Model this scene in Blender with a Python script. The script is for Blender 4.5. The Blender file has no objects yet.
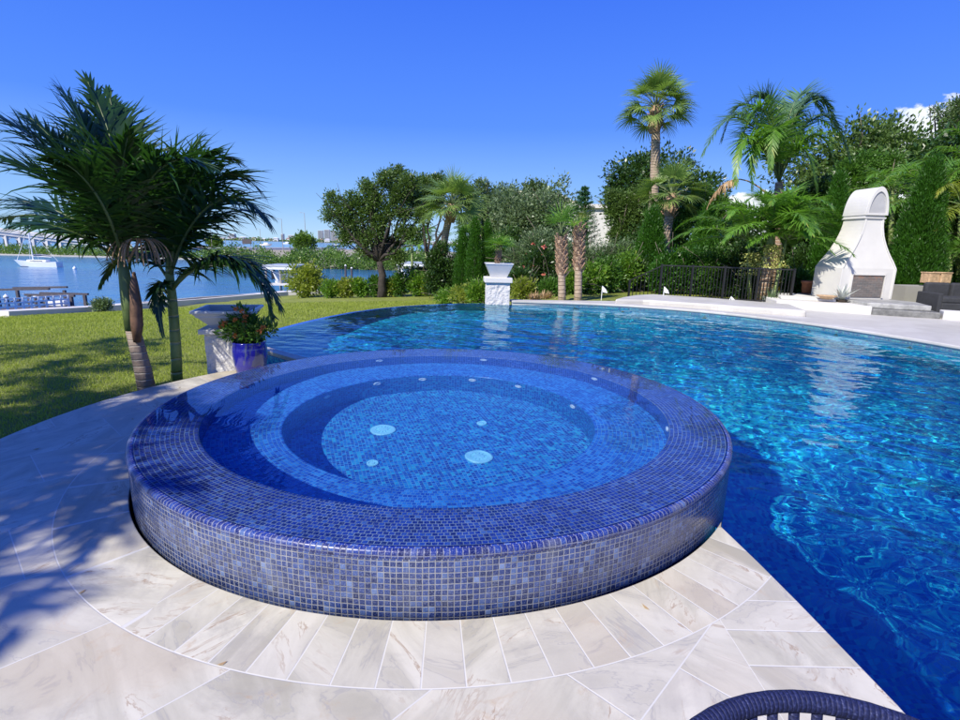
import bpy, math, random
import numpy as np
from mathutils import Vector, Matrix
R = math.radians
sc = bpy.context.scene
# ------------------------------------------------------------ camera
F_PX, PITCH, ROLL, CAM_H = 520.85, R(12.482), R(-1.3246), 1.513
def _ray(px, py):
    x = px-480; y = py-360
    c, s = math.cos(ROLL), math.sin(ROLL); x, y = c*x-s*y, s*x+c*y
    return (x, F_PX*math.cos(PITCH)-y*math.sin(PITCH), -(F_PX*math.sin(PITCH)+y*math.cos(PITCH)))
def at(px, py, Y):
    d = _ray(px, py); k = Y/d[1]; return Vector((d[0]*k, Y, CAM_H+d[2]*k))
def gz(px, py, z):
    d = _ray(px, py); k = (z-CAM_H)/d[2]; return Vector((d[0]*k, d[1]*k, z))
cd = bpy.data.cameras.new('camera'); cam = bpy.data.objects.new('camera', cd); sc.collection.objects.link(cam)
cd.sensor_width = 36; cd.lens = 36*F_PX/960; cd.clip_start = 0.05; cd.clip_end = 12000
_c, _s = math.cos(ROLL), math.sin(ROLL)
Xp = Vector((1, 0, 0)); Dp = Vector((0, -math.sin(PITCH), -math.cos(PITCH))); Fp = Vector((0, math.cos(PITCH), -math.sin(PITCH)))
right = _c*Xp+_s*Dp; down = -_s*Xp+_c*Dp
M = Matrix((right, -down, -Fp)).transposed().to_4x4(); M.translation = (0, 0, CAM_H)
cam.matrix_world = M; sc.camera = cam
# ------------------------------------------------------------ light, sky, exposure
SUN_EL = R(44); SUN_AZ = math.atan2(-0.64, -0.77)          # azimuth of the sun measured from +Y towards +X
sun_pos = Vector((math.sin(SUN_AZ)*math.cos(SUN_EL), math.cos(SUN_AZ)*math.cos(SUN_EL), math.sin(SUN_EL)))
sl = bpy.data.lights.new('sun', 'SUN'); sl.energy = 4.8; sl.angle = R(0.55); sl.color = (1, 0.94, 0.83)
so = bpy.data.objects.new('sun', sl); sc.collection.objects.link(so); so.rotation_euler = sun_pos.to_track_quat('Z', 'Y').to_euler(); so.location = sun_pos*50
sc.view_settings.view_transform = 'Standard'; sc.view_settings.look = 'None'; sc.view_settings.gamma = 1
sc.view_settings.exposure = 0.42
sc.cycles.max_bounces = 10; sc.cycles.transparent_max_bounces = 12; sc.cycles.transmission_bounces = 8
sc.cycles.sample_clamp_indirect = 6.0
world = bpy.data.worlds.new('World'); sc.world = world; world.use_nodes = True
class NT:
    """small helper round a node tree"""
    def __init__(s, nt): s.nt = nt; s.L = nt.links; s.nt.nodes.clear()
    def n(s, t, **kw):
        o = s.nt.nodes.new(t)
        for k, v in kw.items(): setattr(o, k, v)
        return o
    def set(s, sock, v):
        if hasattr(v, 'is_output'): s.L.new(v, sock)
        else: sock.default_value = v
    def m(s, op, a, b=None, c=None, clamp=False):
        o = s.n('ShaderNodeMath', operation=op, use_clamp=clamp)
        s.set(o.inputs[0], a)
        if b is not None: s.set(o.inputs[1], b)
        if c is not None: s.set(o.inputs[2], c)
        return o.outputs[0]
    def mix(s, f, a, b, blend='MIX'):
        o = s.n('ShaderNodeMix', data_type='RGBA', blend_type=blend)
        s.set(o.inputs[0], f)
        s.set(o.inputs[6], a if hasattr(a, 'is_output') else (*a, 1)[:4])
        s.set(o.inputs[7], b if hasattr(b, 'is_output') else (*b, 1)[:4])
        return o.outputs[2]
    def ramp(s, f, stops, interp='LINEAR'):
        o = s.n('ShaderNodeValToRGB'); o.color_ramp.interpolation = interp
        el = o.color_ramp.elements
        while len(el) < len(stops): el.new(0.5)
        for e, (p, col) in zip(el, stops): e.position = p; e.color = (*col, 1) if len(col) == 3 else col
        s.set(o.inputs[0], f); return o.outputs[0]
    def sm(s, v, a, b):
        o = s.n('ShaderNodeMapRange', interpolation_type='SMOOTHSTEP')
        s.set(o.inputs[0], v); o.inputs[1].default_value = a; o.inputs[2].default_value = b; return o.outputs[0]
    def noise(s, vec, scale, detail=3, rough=0.5, dist=0.0, dim='3D'):
        o = s.n('ShaderNodeTexNoise', noise_dimensions=dim)
        if vec is not None: s.L.new(vec, o.inputs['Vector'])
        o.inputs['Scale'].default_value = scale; o.inputs['Detail'].default_value = detail
        o.inputs['Roughness'].default_value = rough; o.inputs['Distortion'].default_value = dist
        return o.outputs['Fac']
    def xyz(s, v):
        o = s.n('ShaderNodeSeparateXYZ'); s.L.new(v, o.inputs[0]); return o.outputs
    def comb(s, x=0, y=0, z=0):
        o = s.n('ShaderNodeCombineXYZ'); s.set(o.inputs[0], x); s.set(o.inputs[1], y); s.set(o.inputs[2], z); return o.outputs[0]
    def coord(s, k='Object'): return s.n('ShaderNodeTexCoord').outputs[k]
    def bump(s, h, strength=0.3, dist=0.01):
        o = s.n('ShaderNodeBump'); s.L.new(h, o.inputs['Height']); o.inputs['Strength'].default_value = strength; o.inputs['Distance'].default_value = dist
        return o.outputs[0]
    def pbr(s, col, rough=0.5, normal=None, **kw):
        b = s.n('ShaderNodeBsdfPrincipled')
        s.set(b.inputs['Base Color'], col if hasattr(col, 'is_output') else (*col, 1)); s.set(b.inputs['Roughness'], rough)
        if normal is not None: s.L.new(normal, b.inputs['Normal'])
        for k, v in kw.items(): s.set(b.inputs[k.replace('_', ' ')], v)
        return b.outputs[0]
    def out(s, surf, world=False):
        o = s.n('ShaderNodeOutputWorld' if world else 'ShaderNodeOutputMaterial'); s.L.new(surf, o.inputs[0])
w = NT(world.node_tree)
sky = w.n('ShaderNodeTexSky', sky_type='NISHITA'); sky.sun_disc = False; sky.sun_elevation = SUN_EL; sky.sun_rotation = SUN_AZ % (2*math.pi)
sky.air_density = 1.0; sky.dust_density = 0.25; sky.ozone_density = 3.0; sky.altitude = 0
hs = w.n('ShaderNodeHueSaturation'); hs.inputs['Saturation'].default_value = 1.0; hs.inputs['Hue'].default_value = 0.5; hs.inputs['Value'].default_value = 1.0
w.L.new(sky.outputs[0], hs.inputs['Color'])
dirv = w.coord('Generated'); dx, dy, dz = w.xyz(dirv)
# cumulus bank low in the sky to the right (north-east), behind the trees
cn = w.noise(w.comb(dx, dy, w.m('MULTIPLY', dz, 1.6)), 11.0, 8, 0.6, 0.2)
azm = w.m('ARCTAN2', dx, dy)
m1 = w.m('MULTIPLY', w.sm(azm, 0.50, 0.62), w.m('SUBTRACT', 1.0, w.sm(azm, 1.25, 1.5)))
m2 = w.m('MULTIPLY', w.sm(azm, 0.38, 0.42), w.m('SUBTRACT', 1.0, w.sm(azm, 0.50, 0.56)))
top = w.m('MINIMUM', w.m('ADD', w.m('MULTIPLY', w.m('SUBTRACT', azm, 0.6), 0.62), 0.165), 0.205)
env1 = w.m('MULTIPLY', m1, w.m('SUBTRACT', 1.0, w.sm(w.m('SUBTRACT', dz, top), -0.05, 0.05)))
env2 = w.m('MULTIPLY', m2, w.m('SUBTRACT', 1.0, w.sm(dz, 0.07, 0.115)))
cl = w.m('MAXIMUM', env1, env2)
env = cl
cl = w.sm(w.m('ADD', w.m('MULTIPLY', cn, 1.7), w.m('MULTIPLY', cl, 0.66)), 1.10, 1.22)
cl = w.m('MULTIPLY', cl, w.sm(env, .02, .2))
shade = w.ramp(w.noise(dirv, 11, 4), [(0.3, (5.6, 6.2, 7.4)), (0.7, (8.6, 8.7, 8.9))])
grad = w.ramp(dz, [(0.0, (3.0, 4.8, 6.6)), (.06, (1.7, 3.5, 6.8)), (.20, (.50, 1.75, 6.9)), (.5, (.10, .78, 6.2)), (1, (.06, .50, 4.4))])
wc = w.mix(cl, w.mix(.88, hs.outputs[0], grad), shade)
bg = w.n('ShaderNodeBackground'); w.L.new(wc, bg.inputs[0]); bg.inputs[1].default_value = 0.115
w.out(bg.outputs[0], True)
# ------------------------------------------------------------ mesh helpers
def tagp(o, label=None, cat=None, group=None, kind=None):
    if label: o['label'] = label
    if cat: o['category'] = cat
    if group: o['group'] = group
    if kind: o['kind'] = kind
    return o
def mesh_np(name, V, F, mat, parent=None, smooth=False, uv=None):
    V = np.asarray(V, dtype=np.float32).reshape(-1, 3); F = np.asarray(F, dtype=np.int32)
    me = bpy.data.meshes.new(name)
    if parent is not None:
        V = V-np.array(parent.matrix_world.translation if False else parent.get('_w', parent.location), dtype=np.float32)
    k = F.shape[1]
    me.vertices.add(len(V)); me.vertices.foreach_set('co', V.ravel())
    me.loops.add(F.size); me.loops.foreach_set('vertex_index', F.ravel())
    me.polygons.add(len(F)); me.polygons.foreach_set('loop_start', np.arange(0, F.size, k, dtype=np.int32))
    me.polygons.foreach_set('loop_total', np.full(len(F), k, dtype=np.int32))
    if smooth: me.polygons.foreach_set('use_smooth', np.ones(len(F), dtype=bool))
    me.update(calc_edges=True)
    if mat: me.materials.append(mat)
    o = bpy.data.objects.new(name, me); sc.collection.objects.link(o)
    if parent is not None: o.parent = parent
    return o
class MB:
    def __init__(s): s.V = []; s.F = []
    def add(s, V, F):
        b = len(s.V); s.V += [tuple(v) for v in V]; s.F += [tuple(i+b for i in f) for f in F]
    def box(s, c, d, rz=0, tilt=None):
        m = Matrix.Rotation(rz, 3, 'Z')
        if tilt is not None: m = tilt
        V = [Vector(c)+m @ Vector((sx*d[0]/2, sy*d[1]/2, sz*d[2]/2)) for sz in (-1, 1) for sy in (-1, 1) for sx in (-1, 1)]
        s.add(V, [(0, 2, 3, 1), (4, 5, 7, 6), (0, 1, 5, 4), (2, 6, 7, 3), (0, 4, 6, 2), (1, 3, 7, 5)]); return s
    def bar(s, a, b, wdt, h=None):
        a = Vector(a); b = Vector(b); d = b-a; L = d.length; d = d/L
        up = Vector((0, 0, 1)) if abs(d.z) < .95 else Vector((0, 1, 0))
        sd = d.cross(up).normalized(); u = sd.cross(d)
        s.box((a+b)/2, (wdt, L, h or wdt), tilt=Matrix((sd, d, u)).transposed()); return s
    def tube(s, P, rad, n=10, cap=True):
        P = [Vector(p) for p in P]; rad = rad if hasattr(rad, '__len__') else [rad]*len(P)
        V = []; F = []; ref = None
        for i, p in enumerate(P):
            t = (P[min(i+1, len(P)-1)]-P[max(i-1, 0)]).normalized()
            if ref is None: ref = (Vector((1, 0, 0)) if abs(t.x) < .8 else Vector((0, 1, 0)))
            a = (ref-t*ref.dot(t)).normalized(); ref = a; b = t.cross(a)
            for k in range(n):
                an = 2*math.pi*k/n; V.append(p+(a*math.cos(an)+b*math.sin(an))*rad[i])
        for i in range(len(P)-1):
            for k in range(n):
                F.append((i*n+k, i*n+(k+1) % n, (i+1)*n+(k+1) % n, (i+1)*n+k))
        if cap: F.append(tuple(range(n))[::-1]); F.append(tuple((len(P)-1)*n+k for k in range(n)))
        s.add(V, F); return s
    def lathe(s, prof, c=(0, 0, 0), n=64, axis=None, close=False, u_max=2*math.pi):
        V = []; F = []; m = Matrix.Identity(3)
        if axis is not None: m = Vector(axis).normalized().to_track_quat('Z', 'Y').to_matrix()
        for r, z in prof:
            for k in range(n):
                a = 2*math.pi*k/n; V.append(Vector(c)+m @ Vector((r*math.cos(a), r*math.sin(a), z)))
        for i in range(len(prof)-1):
            for k in range(n): F.append((i*n+k, i*n+(k+1) % n, (i+1)*n+(k+1) % n, (i+1)*n+k))
        if close: F.append(tuple((len(prof)-1)*n+k for k in range(n))); F.append(tuple(range(n))[::-1])
        s.add(V, F); return s
    def prism(s, poly, z0, z1):
        n = len(poly); V = [(x, y, z0) for x, y in poly]+[(x, y, z1) for x, y in poly]
        s.add(V, [tuple(range(n))[::-1], tuple(range(n, 2*n))]+[(i, (i+1) % n, n+(i+1) % n, n+i) for i in range(n)]); return s
    def build(s, name, mat, parent=None, smooth=False, bevel=0, seg=2):
        me = bpy.data.meshes.new(name); V = s.V
        if parent is not None:
            l = Vector(parent.get('_w', parent.location)); V = [Vector(v)-l for v in V]
        me.from_pydata([tuple(v) for v in V], [], s.F); me.update()
        if smooth: me.polygons.foreach_set('use_smooth', [True]*len(me.polygons))
        if mat: me.materials.append(mat)
        o = bpy.data.objects.new(name, me); sc.collection.objects.link(o)
        if parent is not None: o.parent = parent
        if smooth == 'auto':
            md = None
        if bevel:
            b = o.modifiers.new('bevel', 'BEVEL'); b.width = bevel; b.segments = seg; b.limit_method = 'ANGLE'; b.angle_limit = R(40)
        return o
def sub(o):
    """mark a part so that its own children are placed in world coordinates"""
    o['_w'] = list(o.parent.get('_w', o.parent.location)) if o.parent else list(o.location); return o
def thing(name, label, cat, loc=(0, 0, 0), group=None):
    o = bpy.data.objects.new(name, None); sc.collection.objects.link(o); o.location = loc; o.empty_display_size = .2
    return tagp(o, label, cat, group)
def copy_tree(o, parent=None):
    c = o.copy(); sc.collection.objects.link(c)
    if parent is not None: c.parent = parent
    for ch in [x for x in bpy.data.objects if x.parent == o]: copy_tree(ch, c)
    return c
def rotpoly(c, w_, d_, rz):
    return [(c[0]+math.cos(rz)*a*w_/2-math.sin(rz)*b*d_/2, c[1]+math.sin(rz)*a*w_/2+math.cos(rz)*b*d_/2) for a, b in ((-1, -1), (1, -1), (1, 1), (-1, 1))]
# ------------------------------------------------------------ materials
def mat(name):
    m = bpy.data.materials.new(name); m.use_nodes = True; return m, NT(m.node_tree)
def simple(name, col, rough=0.6, var=0.12, scale=6, bumpk=0.15, metal=0.0, bscale=40, bdist=0.004):
    m, t = mat(name); c = t.coord()
    n = t.noise(c, scale, 5, 0.6)
    col2 = t.mix(t.sm(n, 0.3, 0.7), tuple(x*(1-var) for x in col), tuple(min(1, x*(1+var)) for x in col))
    t.out(t.pbr(col2, rough, t.bump(t.noise(c, bscale, 4), bumpk, bdist), Metallic=metal)); return m
def leafm(name, a, b, c=None, trans=0.3, rough=0.42, tcol=None):
    m, t = mat(name); g = t.n('ShaderNodeNewGeometry'); rnd = g.outputs['Random Per Island']
    stops = [(0.0, a), (0.75, b)]
    if c: stops = [(0.0, a), (0.6, b), (0.93, b), (1.0, c)]
    col = t.ramp(rnd, stops)
    big = t.noise(t.coord(), 1.1, 3)
    col = t.mix(t.m('MULTIPLY', t.sm(big, 0.3, 0.75), 0.5), col, tuple(min(1, x*1.5) for x in b))
    p = t.pbr(col, rough)
    tr = t.n('ShaderNodeBsdfTranslucent'); tc = t.mix(0.5, col, tuple(min(1, v*2.2) for v in (tcol or (b[0]*1.3, b[1]*1.4, b[2]*.6)))); t.L.new(tc, tr.inputs[0])
    mx = t.n('ShaderNodeMixShader'); mx.inputs[0].default_value = trans; t.L.new(p, mx.inputs[1]); t.L.new(tr.outputs[0], mx.inputs[2])
    t.out(mx.outputs[0]); return m
LM = {
 'oak': leafm('oak_leaf', (0.037, 0.075, 0.016), (0.093, 0.158, 0.033), trans=.22),
 'oakgrey': leafm('grey_oak_leaf', (0.047, 0.083, 0.023), (0.105, 0.166, 0.052), trans=.2),
 'olive': leafm('olive_leaf', (0.061, 0.102, 0.043), (0.129, 0.191, 0.085), trans=.2),
 'deep': leafm('deep_leaf', (0.014, 0.041, 0.008), (0.041, 0.090, 0.016), trans=.2, rough=.35),
 'hedge': leafm('hedge_leaf', (0.016, 0.059, 0.005), (0.043, 0.134, 0.010), trans=.3),
 'mid': leafm('mid_leaf', (0.027, 0.077, 0.009), (0.077, 0.175, 0.023), trans=.3),
 'bright': leafm('bright_leaf', (0.053, 0.120, 0.013), (0.127, 0.248, 0.025), (0.315, 0.367, 0.049), trans=.35),
 'yellow': leafm('yellow_green_leaf', (0.094, 0.136, 0.020), (0.223, 0.272, 0.038), (0.429, 0.408, 0.062), trans=.35),
 'mangrove': leafm('mangrove_leaf', (0.044, 0.100, 0.013), (0.104, 0.193, 0.028), trans=.25),
 'fan': leafm('fan_frond_leaf', (0.075, 0.137, 0.031), (0.165, 0.260, 0.059), (0.355, 0.329, 0.106), trans=.25),
 'feather': leafm('feather_frond_leaf', (0.048, 0.121, 0.016), (0.125, 0.262, 0.034), (0.330, 0.372, 0.068), trans=.35),
 'blue': leafm('blue_green_frond_leaf', (0.052, 0.128, 0.075), (0.116, 0.217, 0.112), trans=.25),
 'dark': leafm('dark_frond_leaf', (0.008, 0.030, 0.007), (0.023, 0.068, 0.012), (0.117, 0.176, 0.024), trans=.22, rough=.36),
 'dead': leafm('dead_frond_leaf', (.22, .13, .06), (.45, .31, .17), trans=.15, rough=.8),
 'pine': leafm('pine_needle', (0.014, 0.060, 0.020), (0.036, 0.112, 0.037), trans=.1),
 'agave': leafm('agave_leaf', (.30, .33, .30), (.42, .45, .42), trans=.1),
 'flower': leafm('orange_flower', (.60, .13, .03), (.80, .26, .08), trans=.3, tcol=(.8, .3, .1)),
 'red': leafm('red_flower', (.45, .07, .06), (.62, .20, .14), trans=.2, tcol=(.6, .2, .1)),
 'fruit': leafm('palm_fruit', (.30, .34, .07), (.50, .50, .14), trans=.1),
 'grass': leafm('grass_blade', (.17, .225, .022), (.28, .34, .04), (.38, .38, .11), trans=.3, rough=.6),
}
M_bark = simple('grey_bark', (.16, .13, .10), .85, .35, 4, .8, bscale=22, bdist=.02)
M_dbark = simple('dark_bark', (.045, .037, .03), .9, .35, 4, .8, bscale=22, bdist=.02)
def palm_bark(name, a, b, ring, rough=.8, c2=None):
    m, t = mat(name); g = t.coord(); x, y, z = t.xyz(g)
    zz = t.m('ADD', t.m('MULTIPLY', z, ring), t.m('MULTIPLY', t.noise(g, 3, 2), .8))
    fr = t.m('FRACT', zz); n = t.noise(g, 9, 5, .65)
    lines = t.m('MAXIMUM', t.sm(fr, .0, .12), 0.0); k = t.m('MULTIPLY', lines, t.m('SUBTRACT', 1.0, t.sm(fr, .86, 1.0)))
    col = t.mix(t.sm(n, .3, .7), a, b); col = t.mix(k, c2 or tuple(v*.45 for v in a), col)
    t.out(t.pbr(col, rough, t.bump(t.m('ADD', k, t.m('MULTIPLY', n, .8)), .7, .02))); return m
M_sabal = palm_bark('sabal_trunk', (.30, .22, .15), (.46, .37, .27), 9)
M_boot = simple('palm_boot', (.34, .22, .14), .85, .4, 8, .8, bscale=30, bdist=.02)
M_ring = palm_bark('ringed_trunk', (.25, .15, .09), (.40, .27, .17), 7, c2=(.62, .55, .42))
M_fg_trunk = palm_bark('foreground_palm_trunk', (.16, .12, .09), (.28, .22, .17), 14, c2=(.40, .36, .30))
M_shaft = simple('green_crownshaft', (.11, .16, .05), .5, .3, 5, .3)
M_husk = simple('brown_husk', (.13, .070, .040), .6, .4, 10, .6, bscale=30)
M_gtrunk = palm_bark('green_palm_stem', (.13, .20, .05), (.20, .26, .08), 6, .5, c2=(.30, .32, .16))
M_white = simple('white_stucco', (.64, .625, .585), .75, .03, 3, .25, bscale=60)
M_whitestone = simple('white_rock_face', (.62, .605, .57), .8, .10, 9, 1.0, bscale=11, bdist=.04)
M_bowl = simple('white_glazed_fibreglass', (.60, .61, .62), .35, .04, 3, .05)
M_soil = simple('dark_soil', (.045, .032, .022), .95, .4, 30, 1.0)
M_black = simple('black_metal', (.012, .012, .013), .45, .1, 5, .05)
M_darkwood = simple('weathered_dark_timber', (.085, .078, .085), .8, .3, 8, .4)
M_plastic_white = simple('white_plastic', (.85, .87, .86), .3, .02, 3, .02)
M_concrete = simple('pale_concrete', (.66, .64, .59), .85, .1, .4, .2)
M_cgrey = simple('grey_concrete', (.34, .33, .30), .85, .15, .5, .2)
M_boatwhite = simple('white_gelcoat', (.82, .83, .82), .25, .02, 3, .02)
M_boatblue = simple('dark_blue_hull_paint', (.02, .04, .12), .3, .1, 3, .02)
M_roofgrey = simple('grey_metal_roof', (.36, .40, .43), .4, .08, 2, .05)
M_sofa = simple('charcoal_outdoor_fabric', (.035, .037, .042), .85, .15, 9, .5, bscale=300)
M_crate = simple('tan_rattan', (.50, .34, .20), .8, .25, 12, .8, bscale=30, bdist=.02)
M_cream = simple('cream_stucco', (.62, .55, .36), .8, .08, .8, .1)
M_glassd = simple('dark_window_glass', (.03, .045, .06), .08, .1, 2, .0)
M_terra = simple('terracotta', (.38, .15, .08), .7, .15, 8, .2)
M_rust = None
def tile_nodes(t, u, v, mask_w, stops, grout, seed=0.0):
    """cell colours and grout for tile coordinates u, v (in tiles)"""
    fu = t.m('FRACT', u); fv = t.m('FRACT', v)
    e = t.m('MINIMUM', t.m('MINIMUM', fu, t.m('SUBTRACT', 1.0, fu)), t.m('MINIMUM', fv, t.m('SUBTRACT', 1.0, fv)))
    g = t.sm(e, mask_w*.6, mask_w*1.3)
    wn = t.n('ShaderNodeTexWhiteNoise', noise_dimensions='3D'); t.L.new(t.comb(t.m('FLOOR', u), t.m('FLOOR', v), seed), wn.inputs['Vector'])
    col = t.ramp(wn.outputs['Value'], stops)
    return t.mix(g, grout, col), g, e, wn
def tile_polar(name, mode, const_r, stops, grout=(.42, .42, .42), size=.0262, rough=.12, coat=0.0, mask=.075, off=0.0):
    m, t = mat(name); x, y, z = t.xyz(t.coord())
    r = t.m('SQRT', t.m('ADD', t.m('MULTIPLY', x, x), t.m('MULTIPLY', y, y)))
    th = t.m('ADD', t.m('DIVIDE', t.m('ARCTAN2', y, x), 2*math.pi), .5)
    if mode == 'top':
        v = t.m('ADD', t.m('DIVIDE', r, size), off); rc = t.m('MULTIPLY', t.m('SUBTRACT', t.m('ADD', t.m('FLOOR', v), .5), off), size)
        N = t.m('ROUND', t.m('DIVIDE', t.m('MULTIPLY', rc, 2*math.pi), size)); u = t.m('MULTIPLY', th, N)
    elif mode == 'wall':
        v = t.m('ADD', t.m('DIVIDE', z, size), off); u = t.m('MULTIPLY', th, round(2*math.pi*const_r/size))
    else:
        v = t.m('DIVIDE', x, size); u = t.m('DIVIDE', y, size)
        rr = R(20); v = t.m('DIVIDE', t.m('ADD', t.m('MULTIPLY', x, math.cos(rr)), t.m('MULTIPLY', y, math.sin(rr))), size)
        u = t.m('DIVIDE', t.m('SUBTRACT', t.m('MULTIPLY', y, math.cos(rr)), t.m('MULTIPLY', x, math.sin(rr))), size)
    jn = t.n('ShaderNodeTexNoise'); t.L.new(t.coord(), jn.inputs['Vector']); jn.inputs['Scale'].default_value = 14; jn.inputs['Detail'].default_value = 2
    jx, jy, jz = t.xyz(jn.outputs['Color']); u = t.m('ADD', u, t.m('MULTIPLY', t.m('SUBTRACT', jx, .5), .30)); v = t.m('ADD', v, t.m('MULTIPLY', t.m('SUBTRACT', jy, .5), .30))
    gn = t.sm(t.noise(t.coord(), 5, 4, .65), .3, .7); gro = t.mix(gn, tuple(c_*.62 for c_ in grout), tuple(min(1, c_*1.2) for c_ in grout))
    col, g, e, wn = tile_nodes(t, u, v, mask, stops, gro)
    if mode == 'wall' and const_r > 2:
        lime = t.m('MULTIPLY', t.sm(t.noise(t.comb(t.m('MULTIPLY', th, 90.0), t.m('MULTIPLY', z, 2.0), 0.0), 1.0, 4, .6), .5, .75), .28); col = t.mix(lime, col, (.30, .32, .34))
    # a glassy streak inside each tile
    streak = t.noise(t.coord(), 160, 2)
    col = t.mix(t.m('MULTIPLY', t.sm(streak, .45, .7), .25), col, (.35, .42, .62))
    wv = t.xyz(wn.outputs['Color'])
    hgt = t.m('ADD', t.sm(e, .0, .16), t.m('MULTIPLY', t.m('ADD', t.m('MULTIPLY', wv[0], t.m('FRACT', u)), t.m('MULTIPLY', wv[1], t.m('FRACT', v))), .35))
    rg = t.m('ADD', t.m('MULTIPLY', t.m('SUBTRACT', 1.0, g), .5), t.m('ADD', rough, t.m('MULTIPLY', wv[2], .12)))
    t.out(t.pbr(col, rg, t.bump(hgt, .35, .0025), Coat_Weight=coat, Coat_Roughness=.03)); return m
T_dark = [(0, (.006, .014, .15)), (.35, (.009, .028, .28)), (.7, (.016, .052, .40)), (.93, (.04, .11, .48)), (1, (.14, .25, .58))]
T_wall = [(0, (.022, .038, .14)), (.35, (.034, .060, .22)), (.8, (.058, .10, .32)), (.95, (.11, .18, .42)), (1, (.25, .34, .60))]
T_bench = [(0, (.004, .05, .36)), (.5, (.010, .13, .54)), (1, (.04, .30, .70))]
T_floor = [(0, (.002, .03, .26)), (.4, (.003, .10, .44)), (.75, (.005, .24, .58)), (1, (.02, .40, .60))]
T_pool = [(0, (.002, .10, .42)), (.4, (.004, .27, .60)), (.75, (.008, .46, .62)), (1, (.05, .66, .66))]
T_navy_shade = [(0, (.003, .02, .26)), (.6, (.005, .06, .42)), (1, (.008, .14, .50))]  # navy stops: painted shade on the near pool floor, plain tile on the vanishing edge
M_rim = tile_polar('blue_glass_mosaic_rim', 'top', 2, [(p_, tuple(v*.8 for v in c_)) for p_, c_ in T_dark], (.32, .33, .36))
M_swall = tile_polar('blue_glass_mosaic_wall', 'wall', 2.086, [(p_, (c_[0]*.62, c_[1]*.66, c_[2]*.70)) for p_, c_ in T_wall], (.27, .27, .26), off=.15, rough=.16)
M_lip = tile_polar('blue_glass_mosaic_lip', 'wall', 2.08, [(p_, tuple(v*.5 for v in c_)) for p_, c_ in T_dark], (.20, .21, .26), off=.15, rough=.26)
M_inner = tile_polar('blue_glass_mosaic_inner', 'wall', 1.7, T_dark, (.10, .16, .50))
M_bench = tile_polar('azure_glass_mosaic_bench', 'top', 1.4, T_bench, (.10, .30, .56), size=.027)
M_riser = tile_polar('azure_glass_mosaic_riser', 'wall', 1.18, T_floor, (.06, .26, .60), size=.027)
M_sfloor = tile_polar('azure_glass_mosaic_floor', 'grid', 1, T_floor, (.10, .36, .60), size=.027)
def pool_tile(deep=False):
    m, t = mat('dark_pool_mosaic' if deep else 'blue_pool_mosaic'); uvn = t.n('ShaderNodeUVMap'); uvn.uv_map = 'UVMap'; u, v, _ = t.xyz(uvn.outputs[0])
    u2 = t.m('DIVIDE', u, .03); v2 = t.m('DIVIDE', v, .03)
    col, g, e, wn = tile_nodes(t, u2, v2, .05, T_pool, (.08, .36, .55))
    col2, _, _, _ = tile_nodes(t, u2, v2, .05, T_navy_shade, (.02, .08, .30), 5.0)
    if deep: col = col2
    else: ox, oy, oz = t.xyz(t.coord()); col = t.mix(t.sm(t.m('ADD', oy, t.m('MULTIPLY', ox, -.12)), 3.6, 1.6), col, col2)  # near end of the pool darkened to navy: shadow painted into the tile colour
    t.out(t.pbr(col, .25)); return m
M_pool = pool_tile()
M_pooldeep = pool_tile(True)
def water_mat(name, tint, rough=0.0):
    m, t = mat(name)
    g = t.n('ShaderNodeBsdfGlass'); g.inputs['Color'].default_value = (*tint, 1); g.inputs['Roughness'].default_value = rough; g.inputs['IOR'].default_value = 1.333
    t.out(g.outputs[0]); return m
M_poolwater = water_mat('pool_water_surface', (.70, .96, .98))
M_spawater = water_mat('spa_water_surface', (.80, .94, 1.0))
SPA = Vector((-.293, 3.956, 0)); RO = 2.086; RI = 1.70
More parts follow.
